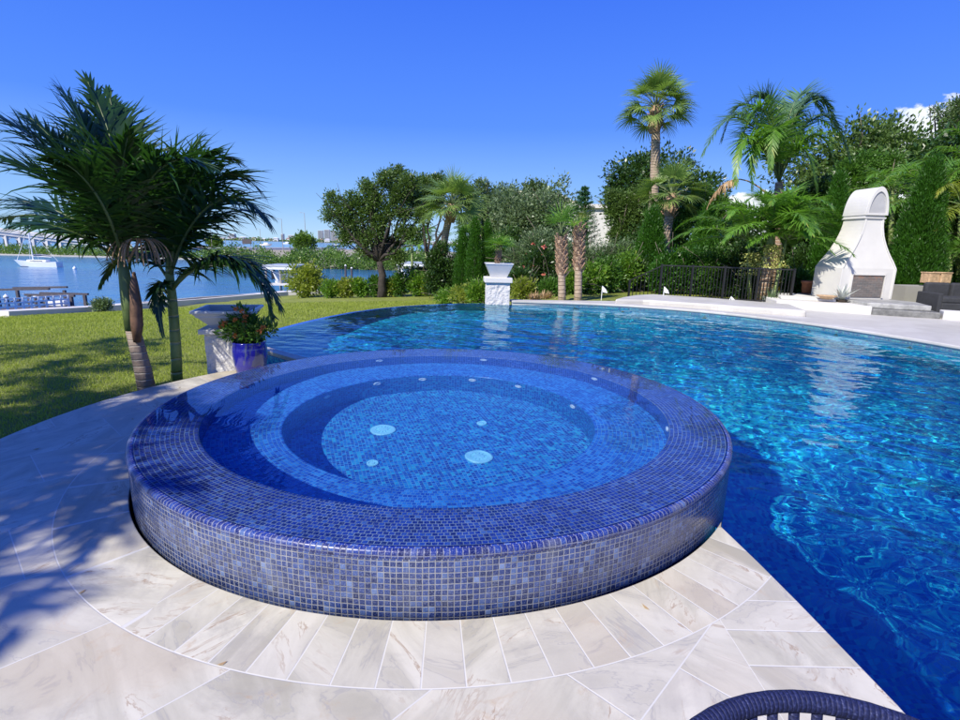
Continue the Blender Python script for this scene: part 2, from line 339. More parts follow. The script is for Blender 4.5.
def stone_mat():
    m, t = mat('marble_paving'); c = t.coord(); x, y, z = t.xyz(c)
    xs = t.m('SUBTRACT', x, SPA.x); ys = t.m('SUBTRACT', y, SPA.y)
    r = t.m('SQRT', t.m('ADD', t.m('MULTIPLY', xs, xs), t.m('MULTIPLY', ys, ys))); th = t.m('DIVIDE', t.m('ARCTAN2', ys, xs), 2*math.pi)
    isring = t.m('LESS_THAN', r, 2.44)
    lim = t.m('ADD', 1.03, t.m('MULTIPLY', t.m('MAXIMUM', t.m('SUBTRACT', y, 1.9), 0.0), .42))
    iscope = t.m('GREATER_THAN', x, lim)
    # polar ring of stones
    NR = t.m('SUBTRACT', 96.0, t.m('MULTIPLY', t.m('LESS_THAN', xs, -1.05), 68.0)); ur = t.m('MULTIPLY', t.m('ADD', th, .003), NR); er = t.m('MULTIPLY', t.m('ABSOLUTE', t.m('SUBTRACT', t.m('FRACT', t.m('ADD', ur, .5)), .5)), .155)
    idr = t.comb(t.m('FLOOR', ur), 3.0, 7.0)
    # coping stones along the pool
    uc = t.m('DIVIDE', t.m('ADD', y, .005), .185); ec = t.m('MULTIPLY', t.m('ABSOLUTE', t.m('SUBTRACT', t.m('FRACT', t.m('ADD', uc, .5)), .5)), .185)
    idc = t.comb(t.m('FLOOR', uc), 11.0, 2.0); ec = t.m('MINIMUM', ec, t.m('ABSOLUTE', t.m('SUBTRACT', x, lim)))
    # running bond, turned 45 degrees
    a = R(47); p = t.m('ADD', t.m('MULTIPLY', x, math.cos(a)), t.m('MULTIPLY', y, math.sin(a))); q = t.m('SUBTRACT', t.m('MULTIPLY', y, math.cos(a)), t.m('MULTIPLY', x, math.sin(a)))
    row = t.m('DIVIDE', t.m('ADD', q, .02), .58); ri = t.m('FLOOR', row)
    up = t.m('ADD', t.m('DIVIDE', p, .86), t.m('MULTIPLY', ri, .37)); eb = t.m('MINIMUM', t.m('MULTIPLY', t.m('ABSOLUTE', t.m('SUBTRACT', t.m('FRACT', t.m('ADD', row, .5)), .5)), .58), t.m('MULTIPLY', t.m('ABSOLUTE', t.m('SUBTRACT', t.m('FRACT', t.m('ADD', up, .5)), .5)), .86))
    idb = t.comb(t.m('FLOOR', up), ri, 0.0)
    def pick(f, A, B, vec=False):
        o = t.n('ShaderNodeMix', data_type='VECTOR' if vec else 'FLOAT'); t.set(o.inputs[0], f)
        i = 4 if vec else 2; t.set(o.inputs[i], A); t.set(o.inputs[i+1], B); return o.outputs[1 if vec else 0]
    e = pick(isring, pick(iscope, eb, ec), er); idv = pick(isring, pick(iscope, idb, idc, True), idr, True)
    earc = t.m('ABSOLUTE', t.m('SUBTRACT', r, 2.44)); e = t.m('MINIMUM', e, earc)
    wn = t.n('ShaderNodeTexWhiteNoise', noise_dimensions='3D'); t.L.new(idv, wn.inputs['Vector']); rv = t.xyz(wn.outputs['Color'])
    # every stone gets its own piece of marble
    off = t.n('ShaderNodeVectorMath', operation='SCALE'); t.L.new(wn.outputs['Color'], off.inputs[0]); off.inputs[3].default_value = 9.0
    ang = t.n('ShaderNodeVectorRotate', rotation_type='Z_AXIS'); t.L.new(c, ang.inputs['Vector']); t.L.new(t.m('MULTIPLY', rv[0], 3.1), ang.inputs['Angle'])
    pv = t.n('ShaderNodeVectorMath', operation='ADD'); t.L.new(ang.outputs[0], pv.inputs[0]); t.L.new(off.outputs[0], pv.inputs[1]); pv = pv.outputs[0]
    sx, sy, sz = t.xyz(pv); st = t.comb(t.m('MULTIPLY', sx, .6), t.m('MULTIPLY', sy, 1.8), sz)
    n1 = t.noise(st, 1.9, 6, .6, .9); n2 = t.noise(st, 2.8, 7, .62, 1.6); n3 = t.noise(pv, 30, 5, .7)
    cloud = t.noise(pv, 3.2, 6, .68, .7)
    col = t.mix(t.sm(n1, .30, .70), (.375, .350, .265), (.62, .588, .475)); col = t.mix(t.m('MULTIPLY', t.sm(cloud, .48, .70), .55), col, (.31, .29, .245))
    tan = t.noise(pv, 4.5, 6, .7, 1.0); col = t.mix(t.m('MULTIPLY', t.sm(tan, .58, .72), .5), col, (.42, .29, .16))
    col = t.mix(t.m('MULTIPLY', t.sm(rv[1], 0, 1), .35), col, (.60, .565, .49))
    vein = t.m('SUBTRACT', 1.0, t.sm(t.m('ABSOLUTE', t.m('SUBTRACT', n2, .5)), 0.0, .022)); vm = t.m('MULTIPLY', vein, t.sm(n1, .50, .66))
    col = t.mix(t.m('MULTIPLY', vm, .85), col, (.30, .20, .12))
    v2 = t.m('SUBTRACT', 1.0, t.sm(t.m('ABSOLUTE', t.m('SUBTRACT', n1, .44)), 0.0, .010))
    col = t.mix(t.m('MULTIPLY', v2, .45), col, (.30, .29, .28))
    col = t.mix(t.m('MULTIPLY', t.sm(n3, .56, .75), .22), col, (.33, .31, .28))
    warm = t.noise(pv, 1.1, 3); col = t.mix(t.m('MULTIPLY', t.sm(warm, .50, .70), .35), col, (.47, .38, .26))
    g = t.sm(e, .0018, .0038); col = t.mix(g, (.60, .585, .53), col)
    h = t.m('ADD', t.m('MULTIPLY', g, 1.0), t.m('MULTIPLY', n3, .35))
    t.out(t.pbr(col, t.m('ADD', .46, t.m('MULTIPLY', n3, .25)), t.bump(h, .35, .004))); return m
M_stone = stone_mat()
def grass_ground():
    m, t = mat('lawn_turf'); c = t.coord(); g = t.n('ShaderNodeNewGeometry')
    n1 = t.noise(c, .35, 4); n2 = t.noise(c, 3.0, 5, .7); n3 = t.noise(c, 40, 4, .7)
    col = t.mix(t.sm(n1, .3, .7), (.19, .24, .026), (.28, .32, .04)); col = t.mix(t.m('MULTIPLY', t.sm(n2, .4, .7), .5), col, (.31, .31, .07))
    col = t.mix(t.m('MULTIPLY', t.sm(n3, .42, .65), .55), col, (.12, .165, .02))
    t.out(t.pbr(col, .9, t.bump(t.m('ADD', n3, t.m('MULTIPLY', n2, .6)), 1.0, .05))); return m
M_lawn = grass_ground()
def sea_mat():
    m, t = mat('bay_water'); c = t.coord(); x, y, z = t.xyz(c)
    n = t.m('ADD', t.noise(c, 1.3, 4, .6), t.m('MULTIPLY', t.noise(c, .25, 3), 1.4)); patch = t.noise(t.comb(t.m('MULTIPLY', x, .35), y, 0.0), .03, 4)
    col = t.mix(t.sm(patch, .4, .62), (.015, .10, .26), (.035, .20, .36))
    t.out(t.pbr(col, .12, t.bump(n, .35, .25), IOR=1.33)); return m
M_sea = sea_mat()
# ============================================================ THE SETTING
POOL = [(1.52, -3.2), (1.48, 1.5), (1.45, 2.02), (1.43, 2.33), (1.37, 2.62)]
for a in np.linspace(-38, -244, 60)[1:-1]: pass
a_in = -37.5; a_out = 114
POOL = POOL+[(SPA.x+2.02*math.cos(R(a)), SPA.y+2.02*math.sin(R(a))) for a in np.linspace(-36, 114, 50)]
POOL += [(-2.55, 6.95), (-3.12, 7.42), (-3.5, 7.75), (-3.66, 8.67), (-3.56, 9.4), (-3.40, 10.2), (-3.18, 11.0), (-2.86, 11.85), (-2.42, 12.6), (-1.95, 13.15), (-1.34, 13.65), (-.6, 14.05), (.1, 14.2), (.82, 14.15), (2.10, 14.05), (3.1, 13.9), (3.9, 13.68), (4.7, 13.3), (5.41, 12.83), (6.1, 12.2), (6.66, 11.5), (7.1, 10.8), (7.45, 10.0), (7.75, 9.2), (7.95, 8.45), (8.1, 7.4), (8.1, 5), (7.8, 2.5), (6.8, -.5), (5, -3.2)]
POOLnp = np.array(POOL)
def inside(P, poly):
    x, y = P[:, 0], P[:, 1]; r = np.zeros(len(P), bool); n = len(poly)
    for i in range(n):
        x1, y1 = poly[i]; x2, y2 = poly[(i+1) % n]
        if y1 == y2: continue
        c = ((y1 > y) != (y2 > y)) & (x < (x2-x1)*(y-y1)/(y2-y1)+x1); r ^= c
    return r
def nearest_on(P, poly):
    best = np.full(len(P), 1e9); out = P.copy(); n = len(poly)
    for i in range(n):
        a = np.array(poly[i]); b = np.array(poly[(i+1) % n]); d = b-a; L = (d**2).sum()
        if L == 0: continue
        t = np.clip(((P-a)@d)/L, 0, 1); q = a+t[:, None]*d; dd = np.hypot(*(P-q).T); m = dd < best
        best[m] = dd[m]; out[m] = q[m]
    return out, best
def sstep(x, a, b): t = np.clip((x-a)/(b-a), 0, 1); return t*t*(3-2*t)
# terrain
SEAWALL = [(-60, 12), (-30, 20.5), (-23.4, 25.2), (-22.4, 29.8), (-19.7, 36.4), (-15.5, 41.5), (-8, 44.5), (2, 47), (60, 55), (120, 60)]
LANDPOLY = SEAWALL+[(120, -40), (-60, -40)]
def lawn_z(x, y):
    s = -x*.55+y*.83
    z = -.045-(.072+.013*sstep(-x, 8, 22))*np.clip(s-5.3, 0, 34)
    m = 1-sstep(x, -1.5, 2.8)
    m = m+(1-m)*0.0
    flat = -.03
    return z*m+flat*(1-m)
def lz(x, y): return float(lawn_z(np.array([x]), np.array([y]))[0])
def build_lawn():
    xs = np.concatenate([np.arange(-60, -12, 1.5), np.arange(-12, 14, .25), np.arange(14, 121, 3)]); ys = np.concatenate([np.arange(-40, 0, 3), np.arange(0, 18, .25), np.arange(18, 64, 1.0)])
    X, Y = np.meshgrid(xs, ys); P = np.stack([X.ravel(), Y.ravel()], 1); Z = lawn_z(P[:, 0], P[:, 1])
    ins = inside(P, LANDPOLY); Q, d = nearest_on(P, SEAWALL)
    Z = np.where(ins, Z, -5.2)
    ds = np.hypot(P[:, 0]-SPA.x, P[:, 1]-SPA.y); Z = np.where(ds < 2.6, -3.4, Z)
    ip = inside(P, POOL); _, dp = nearest_on(P, POOL); Z = np.where(ip, -3.4, Z)
    infe = (~ip) & (P[:, 0] < .3) & (P[:, 1] > 7.6) & (dp < 2.5); Z = np.where(infe, Z-.10, Z)
    isd = inside(P, [(-6.8, -3), (1.4, -3), (1.3, 2.5), (-1, 6), (-2.9, 6.6), (-3.3, 4), (-2.9, 2.4), (-6.8, 2.4)]); Z = np.where(isd, -3.4, Z)
    nx, ny = len(xs), len(ys); i = np.arange(ny-1)[:, None]*nx+np.arange(nx-1)[None]; F = np.stack([i, i+1, i+nx+1, i+nx], -1).reshape(-1, 4)
    V = np.column_stack([P, Z])
    o = mesh_np('lawn', V, F, M_lawn, smooth=True); return tagp(o, kind='structure')
build_lawn()
# bay
o = MB(); o.add([(-6000, -200, -3.5), (6000, -200, -3.5), (6000, 9000, -3.5), (-6000, 9000, -3.5)], [(0, 1, 2, 3)])
# keep the sheet of the bay outside the land so nothing cuts the pool
o = MB(); ring = [(-6000, -300), (6000, -300), (6000, 9000), (-6000, 9000)]
inn = [(-58, -38), (118, -38), (118, 50), (2, 44), (-8, 41), (-13, 38), (-18, 33), (-58, 8)]
o.add([(x, y, -3.5) for x, y in [(-6000, 50), (6000, 50), (6000, 9000), (-6000, 9000)]], [(0, 1, 2, 3)])
o.add([(x, y, -3.5) for x, y in [(-6000, -300), (-20, -300), (-20, 50), (-6000, 50)]], [(0, 1, 2, 3)])
o.add([(x, y, -3.5) for x, y in [(-20, 38), (200, 38), (200, 50), (-20, 50)]], [(0, 1, 2, 3)])
tagp(o.build('bay', M_sea), kind='structure')
# deck
def uvbox(o, wall=True):
    me = o.data; uv = me.uv_layers.new(name='UVMap')
    for p in me.polygons:
        n = p.normal
        for li in p.loop_indices:
            v = me.vertices[me.loops[li].vertex_index].co
            if abs(n.z) > .5: uv.data[li].uv = (v.x, v.y)
            else:
                t = Vector((-n.y, n.x, 0)).normalized(); uv.data[li].uv = (v.x*t.x+v.y*t.y, v.z)
RD = 2.099
def arc(r, a0, a1, n): return [(SPA.x+r*math.cos(R(a)), SPA.y+r*math.sin(R(a))) for a in np.linspace(a0, a1, n)]
deck_poly = [(-7, -3.2), (1.50, -3.2), (1.465, 1.5), (1.435, 2.02), (1.41, 2.33), (1.375, 2.66)]+arc(RD, -36, -244.5, 160)+[(-2.53, 6.93), (-3.10, 7.40), (-3.55, 7.60)]+arc(3.33, 128, 204, 40)+[(-7, 2.45)]
def dense_prism(poly, z0, z1, name, m, bevel=0.006):
    me = bpy.data.meshes.new(name); n = len(poly)
    V = [(x, y, z0) for x, y in poly]+[(x, y, z1) for x, y in poly]
    import bmesh
    bm = bmesh.new(); vs = [bm.verts.new(v) for v in V]
    top = [vs[n+i] for i in range(n)]; bot = [vs[i] for i in range(n)]
    A = sum(poly[i][0]*poly[(i+1) % n][1]-poly[(i+1) % n][0]*poly[i][1] for i in range(n))
    f1 = bm.faces.new(top); f2 = bm.faces.new(bot[::-1])
    for i in range(n): bm.faces.new([bot[i], bot[(i+1) % n], top[(i+1) % n], top[i]])
    bmesh.ops.recalc_face_normals(bm, faces=bm.faces)
    bmesh.ops.triangulate(bm, faces=[f1, f2])
    bm.to_mesh(me); bm.free(); me.materials.append(m); o = bpy.data.objects.new(name, me); sc.collection.objects.link(o)
    if bevel:
        b = o.modifiers.new('bevel', 'BEVEL'); b.width = bevel; b.segments = 2; b.limit_method = 'ANGLE'; b.angle_limit = R(50)
    return o
tagp(dense_prism(deck_poly, -.055, 0, 'deck', M_stone, .005), kind='structure')
def shrink(poly, d):
    c = []
    n = len(poly)
    A = sum(poly[i][0]*poly[(i+1) % n][1]-poly[(i+1) % n][0]*poly[i][1] for i in range(n)); s = 1 if A > 0 else -1
    for i in range(n):
        a = Vector(poly[i-1]); b = Vector(poly[i]); e = Vector(poly[(i+1) % n]); t1 = (b-a).normalized(); t2 = (e-b).normalized()
        nn = Vector((-(t1.y+t2.y), t1.x+t2.x)); nn = nn.normalized() if nn.length > 1e-6 else Vector((-t1.y, t1.x)); nn = nn*s
        k = max(.5, nn.dot(Vector((-t1.y, t1.x))*s)); c.append((b.x+nn.x*d/k, b.y+nn.y*d/k))
    return c
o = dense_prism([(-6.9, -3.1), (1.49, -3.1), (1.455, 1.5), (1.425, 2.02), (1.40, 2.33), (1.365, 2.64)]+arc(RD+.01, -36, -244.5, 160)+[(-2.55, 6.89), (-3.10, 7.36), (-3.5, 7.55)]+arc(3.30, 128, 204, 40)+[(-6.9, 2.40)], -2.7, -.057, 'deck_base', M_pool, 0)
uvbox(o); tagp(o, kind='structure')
# pool basin: floor, walls, submerged bench along the near edge and round the far edge
def pool_basin():
    poly = POOL; n = len(poly); zf = lambda y: -2.5+1.15*float(sstep(np.array(y), 2.6, 6.5))
    infs = lambda p: p[0] < .85 and p[1] > 7.3
    V = [(x, y, -2.6) for x, y in poly]+[(x, y, -.066 if infs((x, y)) else -.02) for x, y in poly]
    F = [(i, n+i, n+(i+1) % n, (i+1) % n) for i in range(n)]
    import bmesh
    me = bpy.data.meshes.new('pool_basin'); bm = bmesh.new(); vs = [bm.verts.new(v) for v in V]
    fs = [bm.faces.new([vs[i] for i in f]) for f in F]
    gy = np.arange(-3.4, 14.6, .3); gr = [(bm.verts.new((-4.2, y, zf(y))), bm.verts.new((8.3, y, zf(y)))) for y in gy]
    for q in range(len(gr)-1): bm.faces.new([gr[q][0], gr[q][1], gr[q+1][1], gr[q+1][0]])
    bm.normal_update(); bm.to_mesh(me); bm.free()
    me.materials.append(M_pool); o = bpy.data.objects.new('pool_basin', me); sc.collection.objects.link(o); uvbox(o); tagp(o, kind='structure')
    # bench along the deck side
    # shelf round the back edge
    idx = [i for i, p in enumerate(poly) if p[1] > 8 and p[0] > .5 or (p[0] > 7)]
    outer = [poly[i] for i in idx]; c = Vector((2.2, 8.3))
    inner = [tuple(Vector(p)+(c-Vector(p)).normalized()*.55) for p in outer]
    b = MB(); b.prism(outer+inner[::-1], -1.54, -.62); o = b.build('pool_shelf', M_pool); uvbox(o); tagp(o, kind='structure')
    # vanishing edge: tiled wall whose crest sits a few millimetres under the water
    ed = [p for p in poly if p[0] < .15 and p[1] > 7.4]
    out = []
    for p in ed: v = Vector(p)-Vector((1.8, 9.2)); out.append(tuple(Vector(p)+v.normalized()*.16))
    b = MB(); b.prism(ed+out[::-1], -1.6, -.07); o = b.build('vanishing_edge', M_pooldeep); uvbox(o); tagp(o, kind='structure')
pool_basin()
rs = np.random.RandomState(4)
WAVES = []
for k in range(58):
    lam = .072*(1.05**k)*(1+.1*rs.rand()); a = rs.normal(.9, .75); WAVES.append((2*math.pi/lam*math.cos(a), 2*math.pi/lam*math.sin(a), rs.rand()*6.28, .0019*lam**.86))
def wave(x, y, amp=1.0):
    # gently warped coordinates so crests wander
    xw = x+.10*np.sin(1.3*y+.4)+.05*np.sin(3.1*y-1.1*x); yw = y+.12*np.sin(1.1*x+1.2)+.05*np.sin(2.7*x+1.9*y)
    z = np.zeros_like(x)
    for kx, ky, ph, a in WAVES: z += a*np.sin(kx*xw+ky*yw+ph)
    gust = .75+.35*np.sin(.7*x+.5*y)*np.sin(.45*y-.6*x+1)
    return z*amp*gust
WL = -.06
def pool_water():
    st = .026; xs = np.arange(-3.8, 8.3, st); ys = np.arange(-3.3, 14.5, st)
    X, Y = np.meshgrid(xs, ys); P = np.stack([X.ravel(), Y.ravel()], 1); ins = inside(P, POOL)
    nx, ny = len(xs), len(ys); i = (np.arange(ny-1)[:, None]*nx+np.arange(nx-1)[None]); F = np.stack([i, i+1, i+nx+1, i+nx], -1).reshape(-1, 4)
    F = F[ins[F].sum(1) >= 2]; used = np.unique(F); rem = -np.ones(len(P), int); rem[used] = np.arange(len(used))
    Pu = P[used]; insu = ins[used]; Q, d = nearest_on(Pu, POOL); Pu = np.where(((~insu))[:, None], Q, Pu)
    Z = WL+wave(Pu[:, 0], Pu[:, 1])*sstep(d, 0.0, .25)*(.25+.75*sstep(d, 0, .6))
    o = mesh_np('pool_water', np.column_stack([Pu, Z]), rem[F], M_poolwater, smooth=True); return tagp(o, kind='structure')
pw = pool_water()
# ------------------------------------------------------------ spa
spa = thing('spa', 'raised round hot tub clad in blue glass mosaic, brimming beside the pool', 'hot tub', (SPA.x, SPA.y, 0))
def lathep(name, prof, m, n=360, smooth=True):
    return MB().lathe(prof, SPA, n).build(name, m, spa, smooth=smooth)
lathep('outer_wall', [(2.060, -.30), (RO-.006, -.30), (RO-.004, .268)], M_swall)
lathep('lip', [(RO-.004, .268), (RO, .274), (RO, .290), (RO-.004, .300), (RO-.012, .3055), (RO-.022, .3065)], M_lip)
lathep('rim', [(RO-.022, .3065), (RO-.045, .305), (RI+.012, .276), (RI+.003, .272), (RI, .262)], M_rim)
lathep('inner_wall', [(RI, .262), (RI, -.075)], M_inner)
lathep('bench', [(RI, -.075), (1.21, -.075), (1.195, -.079), (1.19, -.09)], M_bench)
lathep('bench_riser', [(1.19, -.09), (1.19, -.58)], M_riser)
b = MB().lathe([(1.19, -.58), (.6, -.58), (.001, -.58)], SPA, 120).build('basin_floor', M_sfloor, spa)
def jet(px, py, rad, z, face_r):
    """wall jet on the cylinder of radius face_r at height z, in the direction of the pixel column"""
    p = gz(px, py, z); a = math.atan2(p.y-SPA.y, p.x-SPA.x); c = SPA+Vector((math.cos(a)*face_r, math.sin(a)*face_r, z)); ax = (-math.cos(a), -math.sin(a), 0)
    o = MB().lathe([(.0, .0), (rad, .0), (rad, .008), (rad*.82, .014), (rad*.5, .009), (rad*.42, .004), (.001, .004)], c, 20, ax).build('jet', M_plastic_white, spa, smooth=True); return o
for px, py in ((371, 365), (489, 364), (596, 390), (659, 442)): jet(px, py, .040, .15, RI)
for px, py in ((300, 428), (351, 402), (414, 393), (485, 395), (540, 410), (579, 443)): jet(px, py, .040, -.20, 1.19)
M_drain = simple('pale_drain_plastic', (.34, .74, .84), .4, .05, 3, .02)
def drain(x, y, rad, name='floor_drain'):
    c = SPA+Vector((x, y, -.58)); mb = MB().lathe([(rad, .0), (rad, .012), (rad*.9, .018), (rad*.62, .016), (rad*.6, .010), (rad*.4, .010), (rad*.38, .018), (.001, .020)], c, 28)
    if rad > .07:
        for k in range(12):
            a = k*math.pi/6; mb.box(c+Vector((math.cos(a)*rad*.5, math.sin(a)*rad*.5, .014)), (rad*.25, .008, .008), a)
    mb.build(name, M_drain, spa, smooth=False)
drain(-.50, .15, .105); drain(.30, -.28, .105); drain(.32, .35, .045, 'return_fitting'); drain(-.47, -.42, .045, 'return_fitting')
def spa_water():
    nr, nt = 90, 260; rr = np.linspace(0.001, 2.055, nr); tt = np.linspace(0, 2*math.pi, nt, endpoint=False)
    Rr, T = np.meshgrid(rr, tt, indexing='ij'); X = SPA.x+Rr*np.cos(T); Y = SPA.y+Rr*np.sin(T)
    Z = .3085+wave(X*1.0, Y*1.0, .10)*sstep(2.055-Rr, 0, .35)
    i = np.arange(nr-1)[:, None]*nt+np.arange(nt)[None]; j = np.arange(nr-1)[:, None]*nt+((np.arange(nt)+1) % nt)[None]
    F = np.stack([i, i+nt, j+nt, j], -1).reshape(-1, 4)
    return tagp(mesh_np('spa_water', np.column_stack([X.ravel(), Y.ravel(), Z.ravel()]), F, M_spawater, smooth=True), kind='structure')
sw = spa_water()
CAUSTICS = True
if CAUSTICS:
    try:
        sl.cycles.is_caustics_light = True
        for o in (pw, sw): o.cycles.is_caustics_caster = True
    except Exception as e: print('caustics', e)
# ============================================================ FOLIAGE BUILDERS
def kites(C, Dr, Nn, L, W, fold=.15):
    """leaf shaped quads: C base points, Dr directions, Nn side vectors, L lengths, W widths"""
    n = len(C); L = np.broadcast_to(L, (n,))[:, None]; W = np.broadcast_to(W, (n,))[:, None]
    up = np.cross(Dr, Nn)
    a = C; b = C+Dr*L*.45+Nn*W*.5+up*W*fold; c = C+Dr*L; d = C+Dr*L*.45-Nn*W*.5+up*W*fold
    V = np.stack([a, b, c, d], 1).reshape(-1, 3); F = np.arange(4*n).reshape(n, 4); return V, F
def unit(v): return v/np.maximum(1e-9, np.linalg.norm(v, axis=-1, keepdims=True))
def leaf_cloud(rg, clumps, twigs, per, L, W, tr=.22, up=.35, hollow=.45):
    """clumps: list of (centre, (rx, ry, rz)); twigs = twig count for the whole crown, spread by clump size"""
    vol = np.array([r[0]*r[1]*r[2] for c, r in clumps])**.72; cnt = np.maximum(3, (twigs*vol/vol.sum())).astype(int)
    Cs = []; Ds = []
    for (c, r), k in zip(clumps, cnt):
        d = unit(rg.normal(size=(k, 3))); rad = hollow+(1-hollow)*rg.rand(k)**.6
        lump = 1+.22*np.sin(d[:, 0]*5+c[0]*3)*np.sin(d[:, 2]*6+c[2]*2)+.12*rg.normal(size=k)
        p = np.array(c)+d*np.array(r)*(rad*lump)[:, None]; Cs.append(p); Ds.append(d)
    C = np.concatenate(Cs); Dd = np.concatenate(Ds); n = len(C)
    ti = np.repeat(np.arange(n), per); off = np.clip(rg.normal(size=(n*per, 3)), -1.7, 1.7)*tr*.5
    P = C[ti]+off*(.6+.8*rg.rand(n, 1))[ti]
    d = unit(Dd[ti]*.7+unit(off)*.9+rg.normal(size=(len(ti), 3))*.55+np.array([0, 0, up])); s = unit(np.cross(d, rg.normal(size=(len(ti), 3))))
    return kites(P, d, s, L*(.6+.8*rg.rand(len(ti))), W*(.6+.8*rg.rand(len(ti))))
def limb_path(a, b, rg, sag=.12, n=5):
    a = Vector(a); b = Vector(b); L = (b-a).length; o = Vector(rg.normal(size=3))*sag*L; P = []
    for i in range(n+1):
        t = i/n; P.append(a.lerp(b, t)+o*math.sin(math.pi*t)*.6+Vector(rg.normal(size=3))*L*.02*(0 < i < n))
    return P
SEED = [100]
def nrg(): SEED[0] += 1; return np.random.RandomState(SEED[0])
def broadleaf(name, label, cat, base, clumps, m, trunk_r=.2, twigs=700, per=14, L=.16, W=.08, tr=.3, bark=None, fork=.35, group=None, up=.35, flowers=None, limbs=True, hollow=.45):
    rg = nrg(); base = Vector(base); t = thing(name, label, cat, base, group)
    V, F = leaf_cloud(rg, clumps, twigs, per, L, W, tr, up, hollow)
    mesh_np('crown', V, F, LM[m], t)
    cs = [Vector(c) for c, r in clumps]; mid = sum(cs, Vector())/len(cs); hub = Vector((base.x*.6+mid.x*.4, base.y*.6+mid.y*.4, max(base.z+.1, base.z+(mid.z-base.z)*fork)))
    mb = MB(); P = limb_path(base-Vector((0, 0, .15)), hub, rg, .05); mb.tube(P, [trunk_r*(1.25-.5*i/(len(P)-1)) for i in range(len(P))], 9)
    if limbs:
        for c in cs:
            Q = limb_path(hub, c, rg, .1); mb.tube(Q, [trunk_r*(.5-.42*i/(len(Q)-1)) for i in range(len(Q))], 6)
            for j in range(3):
                e = c+Vector(rg.normal(size=3))*.5; q = limb_path(Q[3], e, rg, .1, 3); mb.tube(q, [trunk_r*.16, trunk_r*.12, trunk_r*.08, .008], 5)
    mb.build('trunk', bark or M_bark, t, smooth=True)
    if flowers:
        mm, cnt, sz = flowers; idx = rg.choice(len(V)//4, cnt); pos = V.reshape(-1, 4, 3)[idx, 2]
        front = pos[:, 1].argsort()[:int(cnt*.8)]; pos = pos[front]; n = len(pos)
        ti = np.repeat(np.arange(n), 7); d = unit(rg.normal(size=(len(ti), 3))+np.array([0, -.8, .5])); s = unit(np.cross(d, rg.normal(size=(len(ti), 3))))
        FV, FF = kites(pos[ti], d, s, sz, sz*.7); mesh_np('flowers', FV, FF, LM[mm], t)
    return t
def px_clumps(Y, L, depth=.8, dy=None):
    """clumps listed as (px, py, radius px, [extra distance]) become ellipsoids at their own distance"""
    out = []
    for c in L:
        yy = Y+(c[3] if len(c) > 3 else 0); p = at(c[0], c[1], yy); r = c[2]*yy/F_PX*((.72 if c[2] < 13 else .92) if Y > 30 else (.82 if c[2] < 13 else .92))
        rz = r*(c[4] if len(c) > 4 else 1)
        out.append((tuple(p), (r, r*depth, rz)))
    return out
def column_tree(name, label, x, y, z, h, r, m='hedge', group=None, twigs=700, cat='conifer'):
    """upright conifer: sprays pointing upward on a tapering column"""
    rg = nrg(); t = thing(name, label, cat, (x, y, z), group)
    u = rg.rand(twigs)**.85; a = rg.rand(twigs)*2*math.pi; prof = np.where(u < .12, .75+u*2, (1-(u-.12)/.88)**.62); prof = prof*(1+.16*np.sin(a*3+u*11)+.10*rg.normal(size=twigs))
    rr = r*prof*(.72+.3*rg.rand(twigs)); C = np.stack([x+rr*np.cos(a), y+rr*np.sin(a), z+.05+u*h], 1)
    out = np.stack([np.cos(a), np.sin(a), 0*a], 1); per = 26; ti = np.repeat(np.arange(twigs), per)
    P = C[ti]+rg.normal(size=(len(ti), 3))*np.array([.06, .06, .12]); d = unit(out[ti]*.45+np.array([0, 0, 1.0])+rg.normal(size=(len(ti), 3))*.35); s = unit(np.cross(d, rg.normal(size=(len(ti), 3))))
    V, F = kites(P, d, s, .11*(.6+.8*rg.rand(len(ti))), .022); mesh_np('crown', V, F, LM[m], t)
    MB().tube([(x, y, z-.1), (x, y, z+h*.5), (x, y, z+h*.93)], [.09, .06, .015], 7).build('trunk', M_dbark, t, smooth=True); return t
def bez(P, n):
    P = [np.array(p, float) for p in P]; out = []
    for t in np.linspace(0, 1, n):
        Q = P[:]
        while len(Q) > 1: Q = [Q[i]*(1-t)+Q[i+1]*t for i in range(len(Q)-1)]
        out.append(Q[0])
    return np.array(out)
